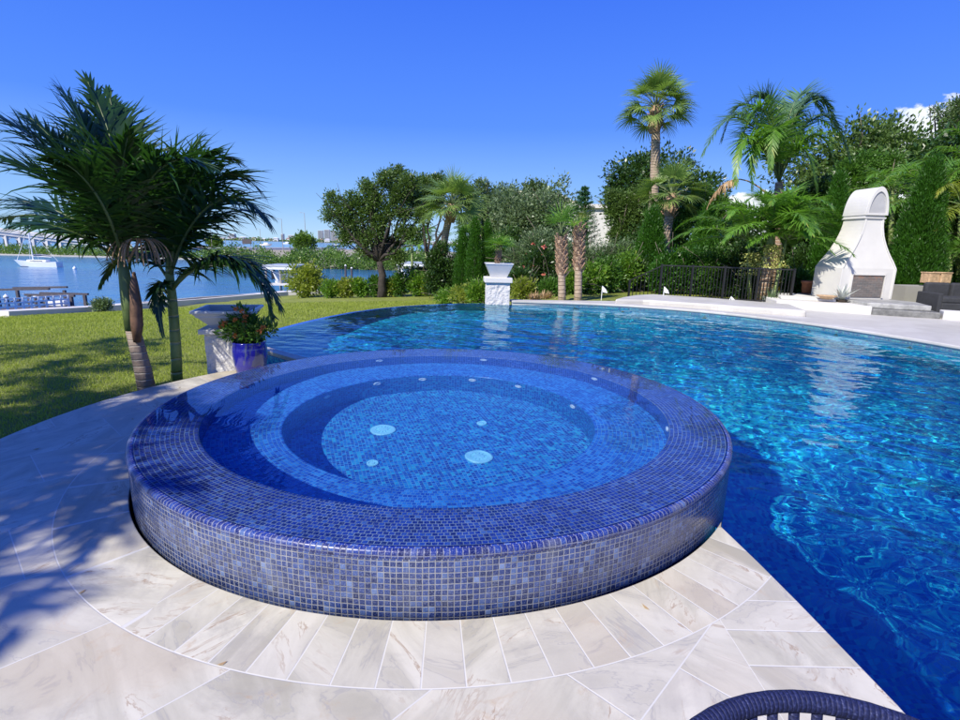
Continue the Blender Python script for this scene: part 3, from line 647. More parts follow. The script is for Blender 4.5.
def frond(P, rg, n=46, ll=.5, lw=.03, vee=.5, droop=.35, start=.16, seg=4, roll=0.0, curl=0.0, a0=68, a1=22, jit=.12, upv=None):
    """feather frond along the control points P: returns (leaflet V, F) and the rachis path"""
    R_ = bez(P, 40); T = unit(np.gradient(R_, axis=0)); up = np.array(upv if upv is not None else (0, 0, 1.0))
    VV = []; FF = []; b = 0
    Ltot = np.linalg.norm(np.diff(R_, axis=0), axis=1).sum()
    for k in range(n):
        t = start+(1-start)*(k+rg.rand()*.5)/n; i = t*39; i0 = min(38, int(i)); f = i-i0; p = R_[i0]*(1-f)+R_[i0+1]*f; tg = T[i0]
        S = np.cross(tg, up); S = S/max(1e-6, np.linalg.norm(S)); N = np.cross(S, tg)
        if roll: S, N = S*math.cos(roll)+N*math.sin(roll), N*math.cos(roll)-S*math.sin(roll)
        u = (t-start)/(1-start); prof = (.55+.45*math.sin(math.pi*min(1, u*1.25+.08)))*(1-.55*max(0, u-.6)/.4); ang = R(a0+(a1-a0)*u)
        for sg in (-1, 1):
            if rg.rand() < .03: continue
            v = vee+rg.normal()*jit*1.6; an = ang+rg.normal()*jit
            d = tg*math.cos(an)+(S*sg*math.cos(v)+N*math.sin(v))*math.sin(an); d = d/np.linalg.norm(d)
            L = ll*prof*(.85+.3*rg.rand()); q = p.copy(); wd = np.cross(d, N); wd = wd/max(1e-6, np.linalg.norm(wd)); pts = []
            dr = droop*(.6+.8*rg.rand()); cu = rg.normal()*curl
            for s_ in range(seg+1):
                h = lw*.5*(1 - (s_/seg)**2.2)*(.75 if s_ == 0 else 1); pts.append((q-wd*h, q+wd*h)); d = d+np.array([0, 0, -1.0])*dr/seg+tg*cu/seg+np.cross(d, N)*cu*.6/seg; d = d/np.linalg.norm(d); q = q+d*L/seg
            for a_, c_ in pts: VV.append(a_); VV.append(c_)
            for s_ in range(seg): FF.append((b+2*s_, b+2*s_+1, b+2*s_+3, b+2*s_+2))
            b += 2*(seg+1)
    return np.array(VV), np.array(FF), R_
def join(parts):
    V = []; F = []; b = 0
    for v, f in parts: V.append(v); F.append(f+b); b += len(v)
    return np.concatenate(V), np.concatenate(F)
def fan_leaves(rg, centre, nleaf, size, elev=(85, -35), pet=.5, nseg=26, width=.05, droop=.5, az0=0, azs=6.283):
    VV = []; FF = []; b = 0; stems = []
    for k in range(nleaf):
        az = az0+azs*(k*.381966 % 1.0)+rg.normal()*.1; u = (k+.5)/nleaf; el = R(elev[0]+(elev[1]-elev[0])*u**.9+rg.normal()*5)
        d = np.array([math.cos(az)*math.cos(el), math.sin(az)*math.cos(el), math.sin(el)]); c = np.array(centre)
        pl = size*pet*(.85+.3*rg.rand()); sag = .12*pl
        q = [c, c+d*pl*.5+np.array([0, 0, .02]), c+d*pl-np.array([0, 0, sag])]; stems.append(q)
        hub = q[2]; d2 = unit(d-np.array([0, 0, .35])); side = unit(np.cross(d2, np.array([0, 0, 1.0]) if abs(d2[2]) < .95 else np.array([1.0, 0, 0]))); nrm = np.cross(side, d2)
        tw = rg.normal()*.35; side, nrm = side*math.cos(tw)+nrm*math.sin(tw), nrm*math.cos(tw)-side*math.sin(tw)
        for j in range(nseg):
            a = R(-112+224*(j+.5)/nseg)+rg.normal()*.02; L = size*(.62+.38*math.cos(a*.72))*(.88+.24*rg.rand()); dd = d2*math.cos(a)+side*math.sin(a)+nrm*.22*abs(math.sin(a)); dd = unit(dd)
            wd = np.cross(dd, nrm); wd = unit(wd); p = hub.copy(); pts = []
            for s_ in range(4):
                h = width*.5*(.35, 1, .75, .05)[s_]*size/1.0; pts += [p-wd*h, p+wd*h]; dd = unit(dd+np.array([0, 0, -1])*droop*(.05, .25, .7, 0)[s_]*(.6+.8*rg.rand())); p = p+dd*L/3
            VV += pts
            for s_ in range(3): FF.append((b+2*s_, b+2*s_+1, b+2*s_+3, b+2*s_+2))
            b += 8
    return np.array(VV), np.array(FF), stems
def sabal(name, label, base, top, r=.2, size=1.1, nleaf=34, boots=0.0, group=None, m='fan', boot_len=0.0, bend=.04, nseg=26, elev=(85, -40), pet=.5):
    rg = nrg(); base = Vector(base); top = Vector(top); t = thing(name, label, 'palm tree', base, group); P = []
    for i in range(13):
        u = i/12; P.append(base.lerp(top, u)+Vector((math.sin(math.pi*u)*bend*(top-base).length*.5, 0, 0)))
    P[0] = P[0]-Vector((0, 0, .2))
    MB().tube(P, [r*(1.12 if i == 0 else 1.0-.18*i/12) for i in range(13)], 12).build('trunk', M_sabal, t, smooth=True)
    if boots or boot_len:
        mb = MB(); L = (top-base).length
        if boot_len:
            q0 = top-(top-base).normalized()*boot_len; mb.tube([q0, q0.lerp(top, .35), q0.lerp(top, .8), top+Vector((0, 0, .1))], [r*.95, r*1.3, r*1.25, r*.7], 12)
        nb = int(boots*r*800 if boots else boot_len*r*150); lo = 1-(boots*1.0 if boots else boot_len/L)
        for k in range(nb):
            u = lo+(1-lo)*k/nb; a = k*2.399; i = min(11, int(u*12)); p = P[i].lerp(P[i+1], u*12-i); o = Vector((math.cos(a), math.sin(a), 0)); rr = r*(1.0 if boots else 1.35)
            mb.bar(p+o*rr*.8, p+o*(rr+.075*min(1, r/.11))+Vector((0, 0, .17*min(1, r/.11))), .07*min(1, r/.11), .028*min(1, r/.11))
        mb.build('leaf_bases', M_boot, t)
    V, F, st = fan_leaves(rg, top, nleaf, size, elev=elev, nseg=nseg, pet=pet); mesh_np('crown', V, F, LM[m], t)
    mb = MB()
    for q in st: mb.tube(q, [.022, .017, .012], 5, cap=False)
    mb.build('leaf_stems', M_shaft, t); return t
def feather_crown(rg, c, n, length, el=(80, -10), ll=.5, lw=.035, nl=34, droop=.5, seg=3, az=None, vee=.4, curve=.9):
    parts = []; ra = MB()
    for k in range(n):
        a = (k*2.399+rg.normal()*.15) if az is None else az[k]; e = R(el[0]+(el[1]-el[0])*((k+.5)/n)+rg.normal()*5); L = length*(.85+.3*rg.rand())
        d = np.array([math.cos(a)*math.cos(e), math.sin(a)*math.cos(e), math.sin(e)]); o = np.array([math.cos(a), math.sin(a), 0]); c_ = np.array(c)
        P = [c_, c_+d*L*.4, c_+d*L*.75+o*L*.1-np.array([0, 0, .12*L*curve]), c_+d*L*.85+o*L*.25-np.array([0, 0, .5*L*curve])]
        v, f, Rr = frond(P, rg, n=nl, ll=ll, lw=lw, vee=vee, droop=droop, seg=seg, jit=.14); parts.append((v, f)); ra.tube(Rr[::4], [.022*(1-.8*i/9) for i in range(len(Rr[::4]))], 5, cap=False)
    V, F = join(parts); return V, F, ra
# ============================================================ THE PLANTERS AND THE POT BESIDE THE SPA
def pillar(name, label, cx, cy, z0, wdt, h, rz, cap_h=.085, over=.07):
    t = thing(name, label, 'pillar', (cx, cy, z0))
    mb = MB().box((cx, cy, z0+(h-cap_h)/2-.2), (wdt, wdt, h-cap_h+.4), rz); o = mb.build('rock_face', M_whitestone, t)
    s = o.modifiers.new('s', 'SUBSURF'); s.subdivision_type = 'SIMPLE'; s.levels = s.render_levels = 5
    tx = bpy.data.textures.get('rockface') or bpy.data.textures.new('rockface', 'CLOUDS'); tx.noise_scale = .10; tx.noise_depth = 3
    d = o.modifiers.new('d', 'DISPLACE'); d.texture = tx; d.strength = .03; d.mid_level = .5
    MB().box((cx, cy, z0+h-cap_h/2), (wdt+2*over, wdt+2*over, cap_h), rz).build('cap', M_white, t, bevel=.012)
    return t
def bowl(name, label, cx, cy, z0, wt, wb, h, rz, soil=True):
    t = thing(name, label, 'planter', (cx, cy, z0)); n = 4; V = []
    ring = lambda w_, z: [(x, y, z) for x, y in rotpoly((cx, cy), w_, w_, rz)]
    V = ring(wb, z0)+ring(wt-.02, z0+h-.03)+ring(wt, z0+h-.03)+ring(wt, z0+h)+ring(wt-.07, z0+h)+ring(wt-.09, z0+h-.08)
    F = [(3, 2, 1, 0)]
    for k in range(5): F += [(k*4+i, k*4+(i+1) % 4, (k+1)*4+(i+1) % 4, (k+1)*4+i) for i in range(4)]
    mb = MB(); mb.add(V, F); mb.build('bowl', M_bowl, t, bevel=.005)
    s = MB(); s.add(ring(wt-.088, z0+h-.07), [(0, 1, 2, 3)]); s.build('soil', M_soil, t); return t
p1 = Vector((-3.02, 6.12, 0))
pillar('stone_pillar', 'white rock faced pillar with smooth cap behind the blue pot at the end of the deck', p1.x, p1.y, 0, .40, .50, R(12), .06, .05)
bowl('planter_bowl', 'white square tapered planter bowl holding no plant, on the pillar behind the blue pot', p1.x+.04, p1.y, .50, .66, .30, .22, R(12))
p2 = at(497, 300, 14.35)
pillar('stone_pillar', 'white rock faced pillar rising from the far pool edge below the potted palm', p2.x, 14.35, -.3, .62, .96, R(3), .13, .06)
bowl('planter_bowl', 'white square tapered planter bowl with a small palm growing in it', p2.x+.02, 14.35, .66, .74, .42, .38, R(3))
pt = at(497, 278, 14.35)
sabal('potted_palm', 'small palm with rough tan trunk standing in the white bowl across the pool', (pt.x, 14.35, .96), tuple(at(499, 248, 14.35)), r=.055, size=.38, nleaf=16, elev=(88, 8), boots=.95, nseg=18, m='feather')
# glazed pot
def glaze():
    m, t = mat('cobalt_glaze'); c = t.coord(); x, y, z = t.xyz(c); n = t.noise(t.comb(x, y, t.m('MULTIPLY', z, .35)), 9, 4, .6, .6)
    col = t.mix(t.sm(n, .54, .62), (.012, .012, .24), (.06, .075, .16)); t.out(t.pbr(col, .14, t.bump(t.noise(c, 8, 3), .15, .01), Coat_Weight=.6, Coat_Roughness=.08)); return m
M_glaze = glaze()
pc = Vector((-2.66, 5.88, 0))
pot = thing('flower_pot', 'glossy cobalt blue glazed pot on the deck in front of the pillar', 'flower pot', pc)
MB().lathe([(.001, .0), (.145, 0), (.158, .012), (.178, .12), (.19, .22), (.188, .30), (.178, .345), (.184, .358), (.180, .37), (.165, .372), (.158, .36), (.156, .30)], pc, 48).build('glazed_body', M_glaze, pot, smooth=True)
MB().lathe([(.158, .325), (.001, .33)], pc, 24).build('soil', M_soil, pot)
rg = nrg(); cc = pc+Vector((0, 0, .33)); sh = thing('flowering_shrub', 'small shrub with orange flower heads growing in the cobalt blue pot', 'plant', cc)
cl = [((cc.x-.02, cc.y, cc.z+.22), (.24, .20, .13)), ((cc.x-.17, cc.y-.02, cc.z+.17), (.13, .12, .10)), ((cc.x+.17, cc.y, cc.z+.16), (.14, .12, .10)), ((cc.x-.05, cc.y, cc.z+.33), (.12, .1, .08)), ((cc.x+.05, cc.y-.03, cc.z+.10), (.15, .12, .06))]
V, F = leaf_cloud(rg, cl, 190, 9, .060, .026, .05, .7, .3); mesh_np('foliage', V, F, LM['mid'], sh)
mb = MB()
for k in range(16):
    a = k*2.399; e = cc+Vector((math.cos(a)*.17, math.sin(a)*.14, .13+.16*((k*.37) % 1))); mb.tube(limb_path(cc, e, rg, .08, 4), [.008, .007, .006, .005, .003], 5)
mb.build('stems', M_dbark, sh)
fl = [(-.06, .30), (.02, .27), (-.20, .26), (.02, .40), (-.06, .42), (.22, .22), (.19, .18), (.04, .34), (-.09, .12), (-.24, .22)]
for fx, fz in fl:
    h = cc+Vector((fx, -.10-.06*rg.rand(), fz)); n = 26; d = unit(rg.normal(size=(n, 3))+np.array([0, -.4, .5])); P = np.array(h)+d*.012; s = unit(np.cross(d, rg.normal(size=(n, 3)))); V, F = kites(P, d, s, .026, .02); mesh_np('flower_head', V, F, LM['flower'], sh)
# ============================================================ FOREGROUND PALMS
def fg_frond(root, pts, rg, ll=.50, n=52, lw=.036, **kw):
    P = [at(px, py, Y) for px, py, Y in pts]; V, F, Rr = frond(P, rg, n=n, ll=ll, lw=lw, **kw)
    o = mesh_np('frond', V, F, LM['dark'], root); sub(o)
    k = Rr[::3]; MB().tube(k, [.017*(1-.85*i/(len(k)-1))+.002 for i in range(len(k))], 6).build('rachis', M_shaft, o, smooth=True); return o
rg = nrg(); bA = Vector((-3.62, 5.46, -.1))
pa = thing('palm_tree', 'dark leaning palm with ringed trunk and peeling brown husk left of the spa', 'palm tree', bA)
Pt = [at(x, y, 5.45) for x, y in ((148, 393), (143, 370), (138, 350), (133, 330), (128, 300), (124, 272), (121, 258))]; Pt[0].z = -.2
MB().tube(Pt[:4], [.092, .084, .076, .070], 14).build('trunk', M_fg_trunk, pa, smooth=True)
MB().tube(Pt[3:], [.074, .068, .052, .034], 14).build('crownshaft', M_shaft, pa, smooth=True)
hp = [at(x, y, 5.38) for x, y in ((137, 342), (137, 325), (136, 305), (134, 285), (134, 272))]
MB().tube(hp, [.035, .058, .056, .04, .012], 12).build('husk', M_husk, pa, smooth=True)
FA = [
 ([(122, 262, 5.45), (102, 205, 5.35), (70, 150, 5.3), (30, 118, 5.3)], .50, .1),
 ([(122, 262, 5.45), (112, 200, 5.6), (100, 150, 5.9), (75, 130, 6.1)], .46, .2),
 ([(122, 262, 5.45), (118, 215, 5.1), (120, 165, 4.9), (128, 135, 4.8)], .42, -.1),
 ([(122, 262, 5.45), (95, 225, 5.45), (45, 195, 5.5), (-15, 200, 5.5)], .40, .2),
 ([(122, 262, 5.45), (100, 215, 5.3), (50, 130, 5.1), (-5, 118, 5.0)], .50, 0.2),
 ([(122, 262, 5.45), (105, 225, 5.2), (60, 170, 4.9), (-20, 150, 4.8)], .48, .3),
 ([(122, 262, 5.45), (112, 190, 5.5), (95, 130, 5.6), (60, 88, 5.6)], .50, -.3),
 ([(122, 262, 5.45), (124, 190, 5.6), (118, 140, 5.8), (88, 82, 5.9)], .52, .3),
 ([(122, 262, 5.45), (128, 180, 5.7), (118, 125, 6.0), (108, 92, 6.2)], .42, .1),
 ([(120, 262, 5.45), (90, 210, 5.7), (30, 205, 5.9), (-30, 228, 6.0)], .40, 0),
 ([(122, 262, 5.45), (95, 240, 5.2), (50, 215, 5.0), (10, 226, 4.9)], .34, .3),
 ([(122, 262, 5.45), (130, 190, 5.2), (165, 140, 5.0), (205, 165, 4.9)], .50, -.2),
 ([(122, 262, 5.45), (140, 200, 5.6), (190, 145, 5.8), (235, 160, 5.9)], .50, .2),
 ([(122, 262, 5.45), (115, 215, 4.9), (85, 165, 4.6), (55, 160, 4.5)], .40, 0),
 ([(122, 262, 5.45), (140, 205, 5.9), (160, 170, 6.3), (170, 150, 6.6)], .42, 0),
]
for pts, ll, ro in FA: fg_frond(pa, pts, rg, ll=ll*1.36, lw=.034, n=66, roll=ro, vee=.25, droop=.58, curl=.45, jit=.13, a0=62, a1=14)
# spent flower stalk hanging under the crown
c = at(128, 262, 5.35); mb = MB()
M_tan = simple('tan_dry_stalk', (.34, .22, .12), .8, .3, 12, .4)
for k in range(30):
    a = k*2.399; o = Vector((math.cos(a), math.sin(a)*.6, 0))*(.10+.22*rg.rand()); s0 = at(140, 240, 5.3); P = [s0, s0+o*.6+Vector((0, 0, .06)), s0+o+Vector((0, 0, -.04)), s0+o*1.1+Vector((0, 0, -.16-.12*rg.rand()))]; mb.tube(bez(P, 7), [.006]*7, 4)
mb.tube([c, at(134, 250, 5.3), at(140, 240, 5.3)], [.012, .012, .01], 6)
mb.build('flower_stalk', M_tan, pa)
rg = nrg(); bB = Vector((-3.42, 5.78, -.1))
pb = thing('palm_tree', 'slim dark palm with smooth green stem arching fronds over the blue pot', 'palm tree', bB)
Pt = [at(x, y, 5.8) for x, y in ((177, 388), (176, 350), (174, 320), (172, 298), (170, 280), (169, 262))]; Pt[0].z = -.2
MB().tube(Pt, [.062, .056, .052, .05, .045, .035], 12).build('trunk', M_gtrunk, pb, smooth=True)
FB = [
 ([(171, 290, 5.8), (192, 255, 5.65), (245, 228, 5.55), (280, 306, 5.5)], .42, -.1),
 ([(170, 280, 5.8), (176, 215, 5.6), (190, 160, 5.5), (215, 150, 5.4)], .46, .1),
 ([(170, 280, 5.8), (172, 230, 5.95), (195, 190, 6.2), (240, 190, 6.4)], .42, .1),
 ([(171, 292, 5.8), (200, 248, 5.6), (262, 245, 5.5), (272, 318, 5.4)], .34, .15),
 ([(170, 280, 5.8), (180, 225, 5.7), (225, 160, 5.5), (268, 222, 5.4)], .52, .1),
 ([(170, 280, 5.8), (178, 210, 5.8), (215, 140, 5.8), (262, 192, 5.8)], .50, .2),
 ([(170, 280, 5.8), (182, 220, 5.9), (230, 200, 6.1), (270, 215, 6.2)], .42, -.1),
 ([(170, 280, 5.8), (172, 215, 5.9), (182, 165, 6.1), (200, 138, 6.3)], .44, 0),
 ([(170, 280, 5.8), (165, 215, 5.7), (160, 170, 5.5), (150, 150, 5.3)], .44, .2),
 ([(170, 280, 5.8), (165, 230, 6.1), (140, 200, 6.4), (110, 215, 6.6)], .40, 0),
 ([(171, 292, 5.8), (160, 270, 5.7), (152, 290, 5.6), (163, 335, 5.5)], .16, 0),
 ([(171, 285, 5.8), (150, 240, 5.9), (120, 245, 6.0), (100, 285, 6.1)], .30, 0),
]
for pts, ll, ro in FB: fg_frond(pb, pts, rg, ll=ll*1.32, lw=.032, n=64, roll=ro, vee=.25, droop=.8, curl=.4, jit=.12, a0=64, a1=14)
# the palms behind the photographer whose crowns shade the deck
def shade_palm(x, y, h, label):
    rg = nrg(); t = thing('palm_tree', label, 'palm tree', (x, y, -.1)); MB().tube([(x, y, -.2), (x+.1, y, h*.5), (x+.25, y+.1, h)], [.14, .11, .09], 10).build('trunk', M_fg_trunk, t, smooth=True)
    V, F, ra = feather_crown(rg, (x+.25, y+.1, h), 12, 2.0, el=(70, -15), ll=.5, lw=.05, nl=34, droop=.6); mesh_np('crown', V, F, LM['feather'], t); ra.build('rachis', M_shaft, t)
shade_palm(-6.3, .2, 3.6, 'shorter full crowned palm standing on the lawn at the left end of the deck')
shade_palm(-8.2, -.9, 5.2, 'taller full crowned palm standing on the lawn at the left end of the deck')
shade_palm(-8.1, -2.0, 6.4, 'very tall full crowned palm behind the left end of the deck')
shade_palm(-8.8, -.1, 5.6, 'palm with full crown second nearest the open lawn, left of the deck')
shade_palm(-6.75, -1.9, 5.0, 'palm with full crown nearest to the photographer, left of the deck')
shade_palm(-7.6, -1.0, 5.4, 'palm with full crown between its taller neighbours, left of the deck')
shade_palm(-12.2, 4.0, 6.0, 'palm with full crown furthest out on the lawn')
shade_palm(-9.6, 2.6, 4.4, 'full crowned palm out on the open lawn left of the deck')
# ============================================================ FAR COPING, TERRACE, FENCE
def terrace():
    inner = [p for p in POOL if p[0] > .5 and p[1] > 4.5 and (p[0]-SPA.x)**2+(p[1]-SPA.y)**2 > 7]
    outer = [(14, 4.6), (14, 12.2), (12.0, 12.9), (10.3, 13.9), (8.3, 15.3), (5.5, 15.2), (3.3, 14.95), (.85, 14.75)]
    tagp(dense_prism(inner+outer, -.10, .02, 'far_terrace', M_fstone, .01), kind='structure')
def fstone():
    m, t = mat('pale_coping_stone'); c = t.coord(); n = t.noise(c, 2.5, 6, .65, .6); b = t.n('ShaderNodeTexBrick'); t.L.new(c, b.inputs['Vector']); b.inputs['Scale'].default_value = 1.0
    b.inputs['Brick Width'].default_value = .9; b.inputs['Row Height'].default_value = .6; b.inputs['Mortar Size'].default_value = .006
    b.inputs['Color1'].default_value = (.47, .455, .41, 1); b.inputs['Color2'].default_value = (.56, .545, .50, 1); b.inputs['Mortar'].default_value = (.5, .49, .46, 1)
    col = t.mix(t.m('MULTIPLY', t.sm(n, .4, .7), .45), b.outputs[0], (.40, .38, .34)); t.out(t.pbr(col, .55, t.bump(n, .2, .01))); return m
M_fstone = fstone()
terrace()
# bullnose coping that follows the far pool edge
cop = [p for p in POOL if p[0] > .5 and p[1] > 4.5 and (p[0]-SPA.x)**2+(p[1]-SPA.y)**2 > 7]; cc_ = Vector((2.0, 8.6)); ins = [tuple(Vector(p)+(cc_-Vector(p)).normalized()*.03) for p in cop]; outs = [tuple(Vector(p)-(cc_-Vector(p)).normalized()*.33) for p in cop]
tagp(dense_prism(ins+outs[::-1], .0, .055, 'pool_coping', M_fstone, .015), kind='structure')
g1 = [gz(px, py, .17) for px, py in ((615, 299), (622, 297), (634, 295), (652, 294), (700, 297), (740, 300), (790, 304))]; front = [(g1[0].x, g1[0].y), (5.0, 14.3), (6.3, 13.7), (7.2, 13.2), (8.0, 13.6), (g1[-1].x, g1[-1].y)]
tagp(dense_prism([(v.x, v.y) for v in g1][::-1]+[(4.35, 14.05), (5.6, 13.45), (6.7, 12.75), (7.7, 12.3)], -.02, .17, 'raised_terrace', M_fstone, .05), kind='structure')
fa = Vector((5.55, 16.35, 0)); fb = Vector((8.85, 15.0, 0)); fc = Vector((4.75, 16.9, -.05))
fn = thing('metal_fence', 'black metal picket fence with sloping end rail in front of the shrubs', 'fence', fa)
d = (fb-fa)
for z in (.10, 1.02): MB().bar(fa+Vector((0, 0, z)), fb+Vector((0, 0, z)), .045, .035).build('rail', M_black, fn)
for k in range(5):
    p = fa+d*k/4; MB().bar(p+Vector((0, 0, -.05)), p+Vector((0, 0, 1.06)), .06).build('post', M_black, fn)
for k in range(1, 40):
    if k % 10 == 0: continue
    p = fa+d*k/40; MB().bar(p+Vector((0, 0, .11)), p+Vector((0, 0, 1.01)), .018).build('picket', M_black, fn)
e = fc-fa
MB().bar(fa+Vector((0, 0, 1.0)), fc+Vector((0, 0, .55)), .045, .035).build('rail', M_black, fn); MB().bar(fa+Vector((0, 0, .1)), fc+Vector((0, 0, .02)), .045, .035).build('rail', M_black, fn)
MB().bar(fc+Vector((0, 0, -.1)), fc+Vector((0, 0, .58)), .06).build('post', M_black, fn)
for k in range(1, 8): p = fa+e*k/8; MB().bar(p+Vector((0, 0, .08-.01*k)), p+Vector((0, 0, .98-.055*k)), .018).build('picket', M_black, fn)
for px, py, Y, lab in ((601, 303, 15.3, 'white golf flag at the left end of the raised terrace'), (663, 299, 15.6, 'white golf flag just in front of the black fence'), (727, 304, 14.6, 'tipped over white flag low in front of the palm by the fence')):
    p = at(px, py, Y); p.z = 0; f = thing('golf_flag', lab, 'flag', p, 'small white golf flags'); tilt = .35 if 'tipped' in lab else .02; h = .28 if 'tipped' in lab else .42
    tp = p+Vector((math.sin(tilt)*h, 0, math.cos(tilt)*h)); MB().tube([p, tp], .010, 6).build('stick', M_plastic_white, f)
    fl_ = MB(); fl_.add([tp, tp+Vector((.10, -.03, -.10)), tp+Vector((.15, -.02, -.20)), tp+Vector((.02, 0, -.18)), tp+Vector((.01, .012, 0)), tp+Vector((.11, -.018, -.10)), tp+Vector((.16, -.008, -.20)), tp+Vector((.03, .012, -.18))], [(0, 1, 2, 3), (7, 6, 5, 4), (0, 4, 5, 1), (1, 5, 6, 2), (2, 6, 7, 3), (3, 7, 4, 0)]); fl_.build('pennant', M_plastic_white, f)
# ============================================================ FIREPLACE
fpx, fpy = 10.45, 15.0
fp = thing('outdoor_fireplace', 'tall white stucco outdoor fireplace with flared chimney and arched cap', 'fireplace', (fpx, fpy, 0))
def loft(secs, c, rz):
    V = []; F = []; m = Matrix.Rotation(rz, 3, 'Z')
    for z, wx, y0, y1 in secs:
        for a, b_ in ((-wx, y0), (wx, y0), (wx, y1), (-wx, y1)): q = m @ Vector((a, b_, 0)); V.append((c[0]+q.x, c[1]+q.y, z))
    for k in range(len(secs)-1): F += [(k*4+i, k*4+(i+1) % 4, (k+1)*4+(i+1) % 4, (k+1)*4+i) for i in range(4)]
    F += [(3, 2, 1, 0), tuple((len(secs)-1)*4+i for i in range(4))]; mb = MB(); mb.add(V, F); return mb
secs = [(0.0, .78, -.62, .42), (.30, .78, -.62, .42), (1.12, .78, -.62, .42)]
for i in range(1, 13):
    u = i/12; k = (1-u)**1.8; secs.append((1.20+u*1.22, .265+.49*k, -.50-.11*k, .28+.13*k))
for sx in (-1, 1):
    mb = MB(); P_ = []
    for z, wx, y0, y1 in secs[1:]: q_ = Matrix.Rotation(R(4), 3, 'Z') @ Vector((sx*(wx-.02), y0-.004, 0)); P_.append(Vector((fpx+q_.x, fpy+q_.y, z)))
    for a_, b_ in zip(P_[:-1], P_[1:]): mb.bar(a_, b_, .045, .03)
    mb.build('edge_trim', M_white, fp)
body = loft(secs, (fpx, fpy), R(4)).build('chimney_body', M_white, fp, bevel=.012)
zc = 2.42
loft([(zc, .295, -.53, .31), (zc+.03, .305, -.54, .32), (zc+.05, .305, -.54, .32), (zc+.051, .275, -.51, .29), (zc+.12, .275, -.51, .29)], (fpx, fpy), R(4)).build('moulding', M_white, fp, bevel=.008)
# barrel cap with pointed arch section, open recess at the front
def arch_poly(wd, h, n=12):
    P = [(-wd, 0)]
    for i in range(n+1):
        u = i/n; P.append((-wd*(math.cos(u*math.pi/2)*.75+.25*(1-u**1.6)), h*(.9*math.sin(u*math.pi/2)+.1*u)))
    P2 = P+[(-x, z) for x, z in P[::-1][1:]]; return P2
def arch_ext(wd, h, y0, y1, z0):
    P = arch_poly(wd, h); n = len(P); m = Matrix.Rotation(R(4), 3, 'Z'); V = []
    for y in (y0, y1):
        for x, z in P: q = m @ Vector((x, y, 0)); V.append((fpx+q.x, fpy+q.y, z0+z))
    mb = MB(); mb.add(V, [tuple(range(n)), tuple(range(n, 2*n))[::-1]]+[(i, i+n, (i+1) % n+n, (i+1) % n) for i in range(n)]); return mb
arch_ext(.295, .72, -.53, .31, zc+.10).build('arched_cap', M_white, fp, bevel=.02)
def arch_ring(wd, h, k, y0, y1, z0):
    P = arch_poly(wd, h); Q = [(x*k, .05+z*(k-.06)) for x, z in P]; n = len(P); m = Matrix.Rotation(R(4), 3, 'Z'); V = []
    for y, S in ((y0, P), (y0, Q), (y1, Q), (y1, P)):
        for x, z in S: q = m @ Vector((x, y, 0)); V.append((fpx+q.x, fpy+q.y, z0+z))
    mb = MB(); F = []
    for a in range(4): F += [(a*n+i, a*n+(i+1) % n, ((a+1) % 4)*n+(i+1) % n, ((a+1) % 4)*n+i) for i in range(n)]
    mb.add(V, F); return mb
arch_ring(.30, .73, .82, -.575, -.533, zc+.10).build('arch_frame', M_white, fp)
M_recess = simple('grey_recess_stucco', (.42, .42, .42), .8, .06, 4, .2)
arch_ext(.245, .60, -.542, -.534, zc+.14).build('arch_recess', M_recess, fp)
def rust():
    m, t = mat('rusty_firebox_slate'); c = t.coord(); x, y, z = t.xyz(c); n = t.noise(c, 14, 6, .7, .5); b = t.n('ShaderNodeTexBrick'); t.L.new(t.comb(x, z, 0.0), b.inputs['Vector']); b.inputs['Scale'].default_value = 1; b.inputs['Brick Width'].default_value = .16; b.inputs['Row Height'].default_value = .045; b.inputs['Mortar Size'].default_value = .003
    b.inputs['Color1'].default_value = (.13, .13, .125, 1); b.inputs['Color2'].default_value = (.20, .185, .17, 1); b.inputs['Mortar'].default_value = (.06, .05, .05, 1)
    hi = t.sm(z, .75, .98); f = t.m('MULTIPLY', t.sm(n, .42, .58), t.m('ADD', .1, t.m('MULTIPLY', hi, .8))); t.out(t.pbr(t.mix(f, b.outputs[0], (.32, .15, .08)), .75, t.bump(n, .4, .01))); return m
M_rust = rust()
m4 = Matrix.Rotation(R(4), 3, 'Z')
def fpt(x, y, z): q = m4 @ Vector((x, y, 0)); return Vector((fpx+q.x, fpy+q.y, z))
MB().box(fpt(.02, -.625, .64), (.90, .02, .60), R(4)).build('firebox', M_rust, fp)
for x0, z0, w_, h_ in ((.02, .955, .98, .03), (-.455, .64, .03, .62), (.495, .64, .03, .62)): MB().box(fpt(x0, -.645, z0), (w_, .03, h_), R(4)).build('firebox_trim', M_white, fp)
# hearth: low white walls either side of a dark stone hearth
hw = thing('hearth_wall', 'low white rendered wall forming the hearth left of the dark stone', 'wall', (8.6, 13.9, 0))
MB().prism([(8.05, 14.25), (9.78, 13.05), (10.05, 13.45), (9.6, 14.4), (9.4, 16.2), (8.5, 16.2)], -.05, .22).build('low_wall', M_white, hw, bevel=.03)
MB().prism([(8.35, 14.6), (9.5, 14.0), (9.4, 15.8), (8.8, 15.8)], .22, .30).build('ledge', M_white, hw, bevel=.03)
M_slate = simple('dark_grey_slate', (.15, .15, .14), .5, .35, 6, .6, bscale=14, bdist=.02)
ht = thing('stone_hearth', 'dark grey layered stone hearth in front of the firebox', 'hearth', (10.3, 13.6, 0))
MB().prism([(9.80, 13.03), (11.0, 12.45), (11.5, 13.6), (11.3, 14.35), (9.75, 14.35)], -.05, .17).build('lower_slab', M_slate, ht, bevel=.02)
M_slate2 = simple('light_grey_slate', (.34, .34, .32), .5, .3, 5, .5, bscale=14, bdist=.02)
MB().prism([(9.78, 13.25), (11.0, 12.75), (11.4, 13.7), (11.25, 14.30), (9.8, 14.30)], .17, .30).build('upper_slab', M_slate2, ht, bevel=.02)
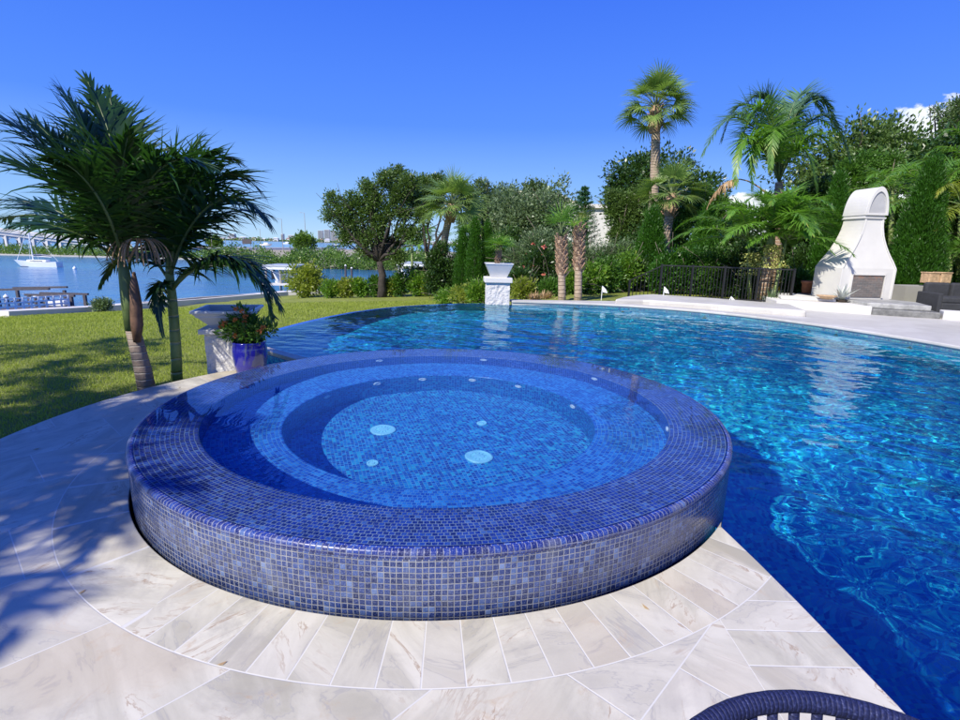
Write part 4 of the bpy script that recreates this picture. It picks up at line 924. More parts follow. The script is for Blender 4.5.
w2 = thing('low_wall', 'low white rendered wall in front of the charcoal sofas', 'wall', (12.2, 12.0, 0))
MB().prism([(11.03, 12.42), (13.6, 11.2), (13.75, 11.5), (11.2, 12.75)], -.05, .22).build('wall', M_white, w2, bevel=.02)
# sofas
def sofa(name, label, cx, cy, rz, wd):
    t = thing(name, label, 'sofa', (cx, cy, 0), 'charcoal outdoor sofas'); m = Matrix.Rotation(rz, 3, 'Z')
    P = lambda x, y, z: Vector((cx, cy, 0))+m @ Vector((x, y, z))
    MB().box(P(0, 0, .2), (wd, .8, .26), rz).build('base', M_sofa, t, bevel=.03)
    for s in (-1, 1): MB().box(P(s*wd/4, -.02, .40), (wd/2-.03, .70, .15), rz).build('seat_cushion', M_sofa, t, bevel=.04)
    for s in (-1, 1): MB().box(P(s*wd/4, .36, .60), (wd/2-.04, .16, .42), rz).build('back_cushion', M_sofa, t, bevel=.05)
    for s in (-1, 1): MB().box(P(s*(wd/2+.05), 0, .32), (.10, .8, .5), rz).build('arm', M_sofa, t, bevel=.02)
    for a in (-1, 1):
        for b_ in (-1, 1): MB().box(P(a*(wd/2-.05), b_*.35, .04), (.05, .05, .1), rz).build('foot', M_black, t)
    return t
sofa('outdoor_sofa', 'charcoal outdoor sofa nearest the white fireplace', 12.35, 13.6, R(-6), 1.25)
sofa('outdoor_sofa', 'charcoal outdoor sofa at the right edge, before the rattan crates', 14.0, 13.35, R(-6), 1.5)
for px, py, lab in ((930, 277, 'left tan rattan crate on the wall behind the sofas'), (942, 277, 'right tan rattan crate on the wall behind the sofas')):
    p = at(px, py, 15.4); c = thing('rattan_crate', lab, 'crate', (p.x, p.y, p.z-.18), 'tan rattan crates'); MB().box(p-Vector((0, 0, .03)), (.32, .30, .28), R(5)).build('body', M_crate, c, bevel=.02); MB().box(p+Vector((0, 0, .125)), (.34, .33, .03), R(5)).build('lid', M_crate, c, bevel=.01)
p = at(936, 295, 15.6); bw = thing('garden_wall', 'dark low garden wall carrying the rattan crates', 'wall', (p.x, 15.6, 0)); zt = at(936, 284, 15.5).z-.06; MB().box((p.x+1.2, 15.65, zt/2), (5.0, .7, zt), R(3)).build('wall', M_cgrey, bw)
p = at(807, 290, 15.8); tp_ = thing('terracotta_pot', 'small terracotta pot left of the fireplace', 'flower pot', (p.x, p.y, 0)); MB().lathe([(.001, .30), (.13, .30), (.17, .62), (.19, .62), (.19, .68), (.15, .68), (.14, .58), (.001, .58)], (p.x, p.y, 0), 24).build('pot', M_terra, tp_, smooth=True); MB().box((p.x, p.y, .15), (.35, .35, .30)).build('stand', M_cgrey, tp_)
p = at(835, 299, 13.9); tb = thing('shallow_dish', 'shallow tan dish on the white hearth wall', 'dish', (p.x-.1, 14.1, .30)); MB().lathe([(.001, .0), (.12, 0), (.24, .07), (.25, .085), (.23, .08), (.11, .02), (.001, .02)], (p.x-.1, 14.1, .305), 28).build('dish', M_crate, tb, smooth=True)
# agave
rg = nrg(); p = at(842, 298, 14.05); ag = thing('agave_plant', 'spiky silver agave in front of the fireplace', 'plant', (p.x, 14.05, .22))
VV = []; FF = []; b0 = 0
for k in range(20):
    a = k*2.399; e = R(85-60*k/20); L = .50*(.8+.4*rg.rand()); dr = np.array([math.cos(a)*math.cos(e), math.sin(a)*math.cos(e), math.sin(e)]); s = unit(np.cross(dr, [0, 0, 1])); c0 = np.array([p.x, 14.05, .28])
    for j in range(5):
        u = j/4; q = c0+dr*L*u+np.array([0, 0, -.10*u*u]); h = .038*(.8, 1, .8, .5, .02)[j]; VV += [q-s*h, q+s*h]
    FF += [(b0+2*j, b0+2*j+1, b0+2*j+3, b0+2*j+2) for j in range(4)]; b0 += 10
mesh_np('leaves', VV, np.array(FF), LM['agave'], ag)
MB().lathe([(.001, 0), (.10, 0), (.13, .06), (.001, .07)], (p.x, 14.05, .22), 16).build('base', M_soil, ag)
# ============================================================ CHAIR IN THE NEAR CORNER
def rope_mat():
    m, t = mat('navy_rope'); uvn = t.n('ShaderNodeUVMap'); uvn.uv_map = 'UVMap'; u, v, _ = t.xyz(uvn.outputs[0])
    k = t.m('ADD', t.m('MULTIPLY', u, 1/.0085), t.m('MULTIPLY', v, .6)); f = t.m('ABSOLUTE', t.m('SUBTRACT', t.m('FRACT', k), .5)); h = t.m('SQRT', t.m('SUBTRACT', .2501, t.m('MULTIPLY', f, f)))
    fine = t.m('FRACT', t.m('ADD', t.m('MULTIPLY', u, 500.0), t.m('MULTIPLY', v, 26.0))); n = t.noise(t.coord(), 260, 3)
    col = t.mix(t.sm(n, .35, .7), (.006, .009, .05), (.020, .028, .11)); col = t.mix(t.m('MULTIPLY', t.sm(n, .6, .75), .4), col, (.16, .18, .30))
    t.out(t.pbr(col, .7, t.bump(t.m('ADD', h, t.m('MULTIPLY', fine, .12)), .9, .006))); return m
M_rope = rope_mat()
def uvtube(name, P, rad, mtl, parent, n=14):
    """tube with arc length / angle UVs"""
    mb = MB().tube(P, rad, n, cap=True); o = mb.build(name, mtl, parent, smooth=True); me = o.data; uv = me.uv_layers.new(name='UVMap')
    L = [0.0]
    for i in range(1, len(P)): L.append(L[-1]+(Vector(P[i])-Vector(P[i-1])).length)
    for p in me.polygons:
        wrap = any(me.loops[li].vertex_index % n == n-1 for li in p.loop_indices) and any(me.loops[li].vertex_index % n == 0 for li in p.loop_indices)
        for li in p.loop_indices:
            vi = me.loops[li].vertex_index; i, k = divmod(vi, n); kk = n if (wrap and k == 0) else k; uv.data[li].uv = (L[min(i, len(L)-1)], kk/n)
    return o
ch = thing('rope_chair', 'navy rope tub chair, its rounded back rail showing in the near right corner', 'chair', (.60, .40, 0))
cen = Vector((.565, .43, 0)); rim = []
for i in range(41):
    a = R(-42+264*i/40); s = math.sin(a); top = .705+.04*max(0, s)**1.0; rx, ry = .345, .335
    rim.append(cen+Vector((math.cos(a)*rx*(1+.10*abs(math.cos(a))**4), s*ry, top-.06*max(0, -s))))
uvtube('back_rail', rim, .0175, M_rope, ch)
low = []
for i in range(41):
    a = R(-42+264*i/40); low.append(cen+Vector((math.cos(a)*.275, math.sin(a)*.275, .43)))
MB().tube([cen+(p-cen)*.955+Vector((0, 0, -.036)) for p in rim], .020, 8).build('inner_frame', M_black, ch, smooth=True)
uvtube('lower_rail', low, .012, M_rope, ch)
for i in range(1, 40):
    uvtube('rope_strand', [rim[i], rim[i].lerp(low[i], .5)+Vector((0, 0, 0)), low[i]], .0088, M_rope, ch, 8)
MB().lathe([(.001, .40), (.27, .40), (.285, .42), (.285, .455), (.26, .475), (.001, .485)], cen, 40).build('seat_cushion', M_sofa, ch, smooth=True)
for a in (40, 140, 220, 320): q = Vector((math.cos(R(a)), math.sin(R(a)), 0)); MB().tube([cen+q*.22+Vector((0, 0, .41)), cen+q*.27+Vector((0, 0, 0))], [.014, .011], 8).build('leg', M_black, ch)
rg = nrg()
for x, y in ((-2.75, 4.75), (-2.95, 4.2), (-3.1, 5.2), (-2.5, 3.6), (-1.7, 2.0), (.75, 1.95), (-.9, 1.62), (-3.2, 3.5)):
    a = rg.rand()*6.28; o = np.array([x, y, .004]); d = np.array([[math.cos(a), math.sin(a), .12]]); V, F = kites(np.array([o]), unit(d), unit(np.cross(d, [0, 0, 1.0])), .035+.02*rg.rand(), .014, .3)
    lf = mesh_np('fallen_leaf', V-o, F, LM['dead']); lf.location = o; tagp(lf, 'tiny dry brown leaf lying on the pale paving round the spa', 'leaf', 'dry leaves on the paving')
# ============================================================ LAWN GRASS NEAR THE DECK
rg = nrg(); n = 230000; Y = 2.6+rg.rand(n)**2.0*24; X = -2.9-rg.rand(n)*(7+Y*.75)+(Y-9).clip(0)*.25; dd = np.hypot(X-SPA.x, Y-SPA.y); k = (dd > 3.36) & ~inside(np.stack([X, Y], 1), [(-3.75, 7.2), (-3.95, 8.7), (-3.8, 10), (-3.3, 11.6), (-2.6, 13), (-1.3, 14.1), (.5, 14.8), (5, 15), (5, 3), (-2.9, 6.2)]) & ~((np.abs(X-p1.x) < .25) & (np.abs(Y-p1.y) < .25)); X = X[k]; Y = Y[k]; n = len(X)
Z = lawn_z(X, Y); C = np.stack([X, Y, Z-.004], 1); d = unit(np.stack([rg.normal(size=n)*.5, rg.normal(size=n)*.5, np.ones(n)], 1)); s = unit(np.cross(d, rg.normal(size=(n, 3)))); k2 = .7+Y*.06; V, F = kites(C, d, s, (.028+.03*rg.rand(n))*k2, .007*k2)
tagp(mesh_np('grass', V, F, LM['grass']), 'short mown grass blades on the lawn beside the deck', 'grass', kind='stuff')
# ============================================================ TREES AND SHRUBS ROUND THE LAWN AND POOL
def ground(px, py, Y, z=None):
    p = at(px, py, Y); p.z = lz(p.x, p.y) if z is None else z; return p
# live oak on the lawn by the water
Y = 33
broadleaf('oak_tree', 'large spreading live oak with open crown standing by the water behind the lawn', 'tree', ground(381, 290, Y),
  px_clumps(Y, [(333, 199, 8), (345, 212, 12), (352, 226, 9), (341, 228, 7), (368, 188, 9), (374, 200, 12), (366, 215, 10), (385, 180, 10), (398, 176, 11, 1), (410, 184, 11), (398, 195, 12), (413, 200, 10, 1), (388, 212, 10), (404, 213, 9), (330, 214, 8), (345, 240, 8), (361, 236, 9), (379, 224, 10), (398, 258, 9), (413, 234, 10), (422, 216, 9), (358, 205, 8), (375, 236, 10), (392, 246, 11, 1), (365, 250, 8), (400, 232, 7), (352, 198, 7)]),
  'oak', .24, 2300, 14, .15, .075, .30, bark=M_dbark, fork=.45)
# leaning cabbage palm
sabal('cabbage_palm', 'leaning cabbage palm with swollen brown boot rising in front of the oaks', ground(443, 262, 30), tuple(at(452, 206, 30)), r=.23, size=1.15, nleaf=34, boot_len=.9, bend=-.10, m='fan', pet=.95, elev=(85, -20))
Y = 40
broadleaf('oak_tree', 'live oak with fine grey green crown right of the leaning palm', 'tree', ground(484, 290, Y),
  px_clumps(Y, [(470, 196, 11), (482, 188, 9), (492, 200, 12), (478, 212, 12), (466, 222, 9), (495, 218, 11), (505, 208, 9), (455, 205, 9), (488, 232, 9)]), 'oakgrey', .26, 700, 14, .20, .09, .36, bark=M_dbark)
Y = 43
broadleaf('oak_tree', 'live oak with ragged top in front of the cream building', 'tree', ground(528, 290, Y),
  px_clumps(Y, [(512, 195, 8), (522, 204, 9), (530, 188, 8), (540, 190, 9), (550, 197, 8), (558, 201, 6), (500, 192, 6), (508, 230, 7)]), 'oakgrey', .22, 430, 14, .20, .09, .36, bark=M_dbark)
Y = 41
broadleaf('oak_tree', 'dense live oak between the big oak and the leaning palm', 'tree', ground(425, 290, Y),
  px_clumps(Y, [(425, 186, 11), (415, 197, 9), (435, 200, 10), (422, 206, 8), (438, 184, 9), (460, 190, 9), (470, 203, 8)]), 'oak', .24, 1100, 14, .19, .09, .34, bark=M_dbark)
# light green feathery palm clump behind the lawn
for px, py, Yp, ptop, lab in ((426, 262, 44, 238, 'light green feather palm beyond the lawn left of the leaning palm'), (470, 268, 38, 236, 'drooping feather palm in the shade right of the leaning palm'), (412, 262, 48, 246, 'low feather palm next to the boathouse shed')):
    p = ground(px, py, Yp); c = at(px, ptop, Yp); t = thing('feather_palm', lab, 'palm tree', p, 'feather palms beyond the lawn'); MB().tube([p, c], [.13, .10], 8).build('trunk', M_gtrunk, t, smooth=True)
    V, F, ra = feather_crown(nrg(), tuple(c), 18, 1.9, el=(78, -15), ll=.5, lw=.07, nl=22, droop=.7); mesh_np('crown', V, F, LM['bright'], t)
# shrubs at the far edge of the lawn
def shrub(px, pyb, Yp, wpx, hpx, m, label, name='shrub', twigs=260, L=.10, W=.05, depth=1.0, group=None, flowers=None, per=12, cat='shrub', tr=.2, z=None, up=.4):
    b = ground(px, pyb, Yp, z); r = wpx*Yp/F_PX/2; h = hpx*Yp/F_PX
    rg = nrg(); cl = []
    for k in range(5):
        ox = rg.uniform(-.5, .5)*r; cl.append(((b.x+ox, b.y+rg.uniform(-.3, .3)*r, b.z+h*(.42+.18*rg.rand())), (r*.62, r*.6*depth, h*.42)))
    return broadleaf(name, label, cat, b, cl, m, .05, twigs, per, L, W, tr, group=group, flowers=flowers, up=up, limbs=True, fork=.2, hollow=.35)
shrub(307, 293, 38, 44, 36, 'yellow', 'yellow green sea grape shrub alone at the water edge of the lawn', twigs=420, L=.16, W=.13)
row = [(333, 18, 'bright'), (347, 20, 'yellow'), (361, 19, 'bright'), (374, 20, 'mid'), (389, 20, 'yellow'), (402, 24, 'mid'), (416, 26, 'bright'), (429, 22, 'yellow')]
names = ['leftmost low hedge shrub at the end of the lawn, before the canal', 'second low hedge shrub from the left, yellower than its neighbours', 'third low hedge shrub from the left, left of the oak trunk', 'green low hedge shrub right at the foot of the oak trunk', 'yellowish hedge shrub just right of the oak trunk', 'darker hedge shrub below the small boathouse', 'taller light green hedge shrub right of the small boathouse', 'yellowish hedge shrub at the foot of the dark glossy tree']
for (px, hp, m), nm in zip(row, names): shrub(px, 297, 33.5, 19, hp, m, nm, group='hedge shrubs at the end of the lawn', twigs=170, L=.16, W=.09)
Y = 29
broadleaf('magnolia_tree', 'dark glossy small tree at the right end of the lawn', 'tree', ground(441, 297, Y), px_clumps(Y, [(436, 262, 11), (446, 272, 12), (434, 282, 11), (448, 290, 9), (441, 250, 7), (455, 284, 9)]), 'deep', .09, 700, 12, .15, .075, .22)
for px, yp, h, r, lab in ((462, 27.5, 2.6, .42, 'left dark green conifer of the three behind the potted palm'), (474, 27, 2.9, .48, 'middle and tallest dark green conifer of the three behind the potted palm'), (486, 27.3, 2.5, .42, 'right dark green conifer of the three behind the potted palm')):
    p = ground(px, 297, yp); column_tree('conifer', lab, p.x, p.y, p.z, h+.8, r, 'hedge', 'conifers behind the potted palm', 600)
# grey green podocarpus masses behind the palms with boots
Y = 21
broadleaf('olive_tree', 'big round grey green tree behind the two rough trunked palms', 'tree', ground(545, 290, Y), px_clumps(Y, [(522, 262, 16), (540, 250, 18), (560, 262, 17), (535, 242, 9), (552, 243, 9), (575, 254, 11), (510, 272, 12), (545, 275, 16), (515, 254, 9)]), 'olive', .12, 2000, 14, .11, .035, .25, up=.8)
broadleaf('olive_tree', 'smaller grey green tree below the white building', 'tree', ground(602, 290, Y), px_clumps(Y, [(592, 266, 14), (608, 257, 12), (620, 262, 13), (600, 275, 13), (584, 256, 8), (625, 250, 8)]), 'olive', .12, 1300, 14, .11, .035, .25, up=.8)
# small flowering and leafy shrubs in the bed beyond the pool
bed = [
 (450, 300, 22, 24, 14, 'bright', 'pale variegated shrub at the left foot of the conifers', None), (468, 301, 21, 26, 16, 'yellow', 'yellow spotted croton in front of the conifers', None), (483, 301, 17.5, 20, 22, 'bright', 'light green croton touching the far stone pillar on its left', None),
 (518, 301, 18, 18, 24, 'deep', 'dark leafy shrub just right of the far stone pillar', None), (524, 302, 17, 16, 16, 'yellow', 'yellow croton low beside the far stone pillar', None), (538, 301, 19, 30, 40, 'deep', 'tall dark hibiscus with dull red flowers left of the two palms', ('red', 14, .11)),
 (549, 302, 17, 18, 12, 'mid', 'low green shrub at the left foot of the two palms', None), (570, 302, 17.5, 20, 20, 'bright', 'light green shrub between the two rough trunked palms', None), (590, 301, 18, 26, 26, 'bright', 'bright arching shrub right of the two rough trunked palms', None),
 (606, 300, 18.5, 22, 30, 'mid', 'green leafy shrub with a few red flowers behind the golf flag', ('red', 5, .12)), (622, 299, 19, 24, 34, 'bright', 'bright green shrub left of the sloping fence rail', None), (634, 297, 19.5, 22, 26, 'deep', 'dark shrub behind the sloping fence rail', None),
 (668, 300, 18.5, 34, 36, 'hedge', 'glossy green hedge shrub behind the left half of the fence', None), (690, 300, 18.5, 34, 40, 'hedge', 'glossy green hedge shrub behind the middle of the fence', None), (712, 300, 18.2, 34, 42, 'mid', 'glossy green hedge shrub behind the right half of the fence', None), (735, 302, 18, 36, 44, 'deep', 'dark hedge shrub left of the ringed palm trunk', None),
 (752, 302, 17, 24, 22, 'deep', 'low dark shrub at the foot of the ringed palm trunk', None), (790, 303, 17.5, 30, 26, 'mid', 'leafy shrub between the ringed palm and the fireplace', None), (803, 300, 19, 28, 44, 'deep', 'dark shrub directly left of the fireplace', None)]
for px, pb, Yp, wp, hp, m, lab, fl_ in bed: shrub(px, pb, Yp, wp*1.15, hp*1.12, m, lab, name='flowering_shrub' if fl_ else 'shrub', twigs=int(120+wp*hp*.32), L=.11, W=.05, flowers=fl_, group='shrubs in the bed beyond the pool')
for px, pb, Yp, wp, hp, m, lab in ((455, 296, 31, 34, 44, 'deep', 'dark understory shrub behind the conifers, left end'), (482, 296, 32, 40, 52, 'deep', 'dark understory shrub below the grey green oak behind the conifers'), (505, 296, 30, 36, 50, 'deep', 'dark understory shrub behind the potted palm'), (420, 296, 37, 30, 30, 'deep', 'dark shrub behind the hedge by the smaller boathouse'), (640, 296, 23, 50, 56, 'deep', 'dark shrub mass at the foot of the very tall palm'), (724, 300, 20, 46, 60, 'deep', 'dark shrub mass behind the right half of the fence'), (465, 296, 33, 26, 70, 'mid', 'tall leafy shrub right of the leaning palm trunk')):
    shrub(px, pb, Yp, wp, hp, m, lab, twigs=520, L=.15, W=.07)
# brick red bromeliads in the bed
for px, lab in ((533, 'dark red bromeliad left in the bed'), (546, 'dark red bromeliad right in the bed')):
    p = ground(px, 302, 16.2); t = thing('bromeliad', lab+' below the hibiscus', 'plant', p, 'dark red bromeliads'); rg = nrg(); n = 60; a = rg.rand(n)*6.28; e = .3+rg.rand(n)*1.0; d = np.stack([np.cos(a)*np.cos(e), np.sin(a)*np.cos(e), np.sin(e)], 1); s = unit(np.cross(d, [0, 0, 1.0])); V, F = kites(np.repeat([tuple(p)], n, 0)+rg.normal(size=(n, 3))*np.array([.08, .08, .01]), d, s, .32*(.6+.5*rg.rand(n)), .05); mesh_np('leaves', V, F, LM['dead'], t)
# two rough trunked palms
def booted(px, pyb, ptop, pcrown, Yp, r, label, m, nl=9, sz=.6):
    b = ground(px, pyb, Yp, 0); top = at(px+(-1 if px < 570 else 1), ptop, Yp); t = sabal('rough_trunk_palm', label, b, tuple(top), r=r*.78, size=sz, nleaf=nl, boots=.62, bend=0.0, m=m, nseg=14, group='rough trunked palms', elev=(88, 42), pet=1.0); return t
booted(562, 301, 238, 220, 15.2, .145, 'left of the two rough trunked palms, with green fan leaves on top', 'feather')
booted(578, 301, 226, 215, 15.3, .15, 'right of the two rough trunked palms, with nearly bare top', 'yellow', 4, .36)
# Norfolk pine
rg = nrg(); Y = 32; b = ground(586, 290, Y); tp = at(585, 185, Y); t = thing('norfolk_pine', 'dark tiered pine with pointed top before the white building', 'pine tree', b)
MB().tube([b, (tp.x, tp.y, tp.z)], [.16, .02], 8).build('trunk', M_dbark, t, smooth=True); P = []; D_ = []
for k in range(17):
    u = k/16; z = tp.z-.25-u*4.6; L = .12+1.35*u**.8
    for j in range(7):
        a = j*6.283/7+k*.4
        for s in np.linspace(.08, 1, 14): P += [(tp.x+math.cos(a)*L*s, tp.y+math.sin(a)*L*s, z+.30*L*s*s)]*6; D_ += [(math.cos(a), math.sin(a), .3)]*6
P = np.array(P)+rg.normal(size=(len(P), 3))*.03; d = unit(np.array(D_)*.5+rg.normal(size=P.shape)*.6+np.array([0, 0, .2])); s = unit(np.cross(d, rg.normal(size=P.shape))); V, F = kites(P, d, s, .17, .035); mesh_np('crown', V, F, LM['pine'], t)
# oaks and greenery left and right of the tall palm
Y = 29
broadleaf('oak_tree', 'leafy oak filling the gap between the white building and the tall palm', 'tree', ground(628, 290, Y), px_clumps(Y, [(620, 202, 9), (615, 212, 8), (630, 208, 11), (640, 198, 11), (626, 222, 11), (618, 234, 9), (636, 226, 12), (648, 212, 10), (610, 198, 6), (626, 240, 12), (650, 235, 12)]), 'oak', .24, 2600, 14, .125, .065, .28)
column_tree('conifer', 'tall green conifer just left of the tall palm trunk', ground(646, 297, 20).x, 20, 0, at(650, 214, 20).z, .62, 'hedge', None, 1100)
column_tree('conifer', 'tall green conifer between the two cabbage palms and the feather palm', ground(698, 300, 20).x, 20, 0, at(704, 212, 20).z, .66, 'hedge', None, 1200)
broadleaf('oak_tree', 'oak rising behind the shorter cabbage palm and the fence', 'tree', ground(690, 290, 27), px_clumps(27, [(668, 200, 10), (655, 215, 10), (700, 196, 11), (715, 205, 11), (690, 215, 12), (675, 232, 13), (708, 228, 13), (725, 222, 12), (662, 246, 11), (722, 245, 13), (738, 215, 10), (690, 255, 13), (740, 238, 12)]), 'mid', .24, 3000, 14, .12, .06, .28)
sabal('cabbage_palm', 'very tall cabbage palm standing alone against the sky', ground(646, 290, 24, 0), tuple(at(656, 108, 24)), r=.225, size=.88, nleaf=42, boot_len=1.0, bend=.03, m='fan', nseg=26, pet=1.15, elev=(85, -22))
sabal('cabbage_palm', 'shorter cabbage palm with pale slanting trunk rising behind the fence', ground(659, 292, 21, 0), tuple(at(672, 196, 21)), r=.20, size=.76, nleaf=30, boot_len=.75, bend=.0, m='fan', nseg=26, pet=1.1, elev=(85, -15))
# feather palm against the sky, with dead frond
rg = nrg(); Y = 20; b = ground(775, 295, Y, 0); c = at(779, 182, Y); t = thing('feather_palm', 'big feather palm with bluish fronds against the sky and one dead frond', 'palm tree', b)
MB().tube([b-Vector((0, 0, .2)), b.lerp(c, .5), c], [.20, .17, .13], 10).build('trunk', M_ring, t, smooth=True)
FC = [[(779, 182), (762, 130), (730, 110), (703, 155)], [(779, 182), (768, 120), (740, 95), (722, 140)], [(779, 182), (772, 115), (758, 100), (738, 150)], [(779, 182), (778, 120), (790, 95), (806, 150)], [(779, 182), (790, 120), (815, 90), (838, 128)], [(779, 182), (796, 125), (830, 105), (850, 160)], [(779, 182), (785, 115), (802, 90), (822, 112)], [(779, 182), (760, 145), (740, 130), (735, 185)], [(779, 182), (800, 140), (828, 130), (838, 185)], [(779, 182), (775, 130), (770, 100), (758, 105)], [(779, 182), (780, 140), (775, 120), (770, 170)], [(779, 182), (792, 150), (812, 150), (818, 205)], [(779, 182), (770, 135), (748, 118), (715, 128)], [(779, 182), (788, 125), (808, 98), (832, 108)], [(779, 182), (765, 150), (750, 140), (752, 190)], [(779, 182), (795, 140), (812, 120), (842, 138)], [(779, 182), (775, 120), (765, 95), (742, 112)]]
for i, cpts in enumerate(FC):
    dy = [-.9, .9, -.4, 1.0, 0, -.6, .5, -1.1, -1.0, .2, -1.4, -1.2, .6, -.3, -.8, .9, .4][i]; P = [at(x, y-(0, 10, 24, 0)[j], Y+dy*j/3) for j, (x, y) in enumerate(cpts)]; V, F, Rr = frond(P, rg, n=72, ll=1.0, lw=.046, vee=.3, droop=.5, a0=72, a1=25, jit=.10)
    o = mesh_np('frond', V, F, LM['blue' if i in (0, 1, 4, 5, 6, 9, 12, 13, 16) else 'feather'], t); sub(o); MB().tube(Rr[::4], [.035*(1-.8*k/9) for k in range(len(Rr[::4]))], 6).build('rachis', M_shaft, o, smooth=True)
P = [at(x, y, Y-.5) for x, y in ((768, 195), (745, 172), (722, 172), (707, 208))]; V, F, Rr = frond(P, rg, n=60, ll=.42, lw=.06, vee=-.3, droop=1.6, jit=.3, start=.45); o = tagp(mesh_np('dead_frond', V, F, LM['dead'], t), 'brown dead frond drooping to the left'); sub(o); MB().tube(Rr[::4], [.03*(1-.7*k/9) for k in range(len(Rr[::4]))], 6).build('rachis', M_tan, o)
# clump of fruiting palms by the fence
Y = 16.0
def stem_palm(label, bx, by, cx, cy, Yp, r, fr, mtl, ring=True, ll=.5, frd=True, lenm=2.3):
    rg = nrg(); b = ground(bx, by, Yp, -.05); c = at(cx, cy, Yp); t = thing('fruiting_palm', label, 'palm tree', b, 'palms growing together by the fence')
    P = [b-Vector((0, 0, .1)), b.lerp(c, .35), b.lerp(c, .7)]; MB().tube(P, [r*1.25, r, r*.92], 12).build('trunk', mtl, t, smooth=True)
    MB().tube([b.lerp(c, .69), b.lerp(c, .85), c], [r*1.0, r*.8, r*.45], 12).build('crownshaft', M_shaft, t, smooth=True)
    for k in range(fr):
        a = k*2.399+rg.rand(); e = R(80-72*k/fr); L = lenm*(.85+.3*rg.rand()); d = np.array([math.cos(a)*math.cos(e), math.sin(a)*math.cos(e), math.sin(e)]); o = np.array([math.cos(a), math.sin(a), 0]); c_ = np.array(c)
        Pf = [c_, c_+d*L*.42, c_+d*L*.75+o*L*.12-np.array([0, 0, .15*L]), c_+d*L*.85+o*L*.28-np.array([0, 0, .45*L])]; V, F, Rr = frond(Pf, rg, n=62, ll=ll*1.15, lw=.036, vee=.35, droop=.55, jit=.12); oo = mesh_np('frond', V, F, LM['feather'], t); sub(oo); MB().tube(Rr[::5], [.02*(1-.8*i/8) for i in range(len(Rr[::5]))], 5).build('rachis', M_shaft, oo, smooth=True)
    if frd:
        for j in range(4):
            a = R(-150+j*50)+rg.rand()*.4; n = 150; u = rg.rand(n); st = np.array(b.lerp(c, .72)); o = np.array([math.cos(a), math.sin(a), 0]); Pp = st+o*(.12+.32*u)[:, None]+np.array([0, 0, 1])*(.12-.75*u**1.6)[:, None]+rg.normal(size=(n, 3))*.07; Pp = np.clip(Pp, Pp.mean(0)-.30, Pp.mean(0)+.30); d = unit(rg.normal(size=(n, 3))+[0, 0, -.8]); s = unit(np.cross(d, rg.normal(size=(n, 3)))); V, F = kites(Pp, d, s, .07, .045, fold=.5); mesh_np('fruit_cluster', V, F, LM['fruit'], t)
    return t
stem_palm('ringed palm with white banded brown trunk behind the right end of the fence', 762, 301, 773, 228, 15.7, .135, 19, M_ring, ll=.55, lenm=2.0)
stem_palm('slim palm with bright green stem leaning right, beside the ringed palm', 772, 301, 786, 240, 15.5, .06, 11, M_gtrunk, frd=False, lenm=1.5)
stem_palm('slim shaded palm with dark green stem left of the ringed palm', 750, 301, 749, 240, 16.2, .055, 12, M_gtrunk, lenm=2.2)
rg = nrg(); p = ground(771, 301, 15.2, 0); t = thing('strappy_plant', 'grey green strappy plant at the foot of the green stemmed palm', 'plant', p); n = 70; a = rg.rand(n)*6.28; e = .35+rg.rand(n)*1.0; d = np.stack([np.cos(a)*np.cos(e), np.sin(a)*np.cos(e), np.sin(e)], 1); V, F = kites(np.repeat([tuple(p)], n, 0), d, unit(np.cross(d, [0, 0, 1.0])), .6*(.6+.5*rg.rand(n)), .04); mesh_np('leaves', V, F, LM['olive'], t)
# ---- the dense wall of trees to the right
column_tree('conifer', 'broad bright green conifer right behind the fireplace', at(909, 290, 16.8).x, 16.8, 0, at(909, 165, 16.8).z, .72, 'hedge', None, 2600)
column_tree('conifer', 'green conifer left of the fireplace behind the fruiting palms', at(822, 290, 18.5).x, 18.5, 0, at(822, 180, 18.5).z, .6, 'hedge', None, 1300)
Y = 23
broadleaf('ficus_tree', 'dense green tree behind the chimney top of the fireplace', 'tree', ground(860, 295, Y, 0), px_clumps(Y, [(850, 175, 14), (868, 168, 13), (838, 195, 14), (858, 200, 15), (880, 185, 14), (845, 225, 15), (825, 215, 13), (830, 245, 15), (885, 215, 15), (850, 262, 16), (885, 250, 15), (812, 262, 13), (815, 240, 12), (890, 165, 10)]), 'mid', .3, 3800, 14, .12, .06, .28)
broadleaf('ficus_tree', 'dark mass of leaves between the feather palm and the fireplace', 'tree', ground(800, 295, 21, 0), px_clumps(21, [(795, 215, 14), (812, 200, 13), (785, 235, 14), (808, 230, 14), (780, 258, 14), (800, 262, 15), (825, 190, 10), (762, 250, 13), (760, 272, 12), (820, 275, 12)]), 'deep', .25, 2000, 14, .14, .07, .28)
Y = 27
broadleaf('oak_tree', 'tall oak with lacy crown at the right edge against the cloud', 'tree', ground(950, 290, Y, 0), px_clumps(Y, [(905, 160, 9), (920, 152, 10), (930, 166, 13), (950, 122, 7), (960, 108, 8), (968, 128, 10), (945, 152, 10), (975, 105, 11), (938, 112, 4), (985, 130, 16), (950, 137, 5), (955, 165, 15), (915, 178, 13), (935, 188, 15), (895, 172, 9), (865, 152, 7), (878, 160, 8), (857, 165, 6)]), 'oakgrey', .4, 4200, 13, .125, .06, .3, bark=M_dbark)
broadleaf('ficus_tree', 'dense dark tree behind the sofas at the right edge', 'tree', ground(950, 290, 21, 0), px_clumps(21, [(935, 210, 15), (955, 200, 16), (975, 210, 20), (930, 235, 14), (950, 245, 16), (970, 240, 18), (935, 262, 13), (960, 272, 15), (985, 265, 18), (990, 225, 18)]), 'deep', .3, 3000, 14, .12, .06, .28)
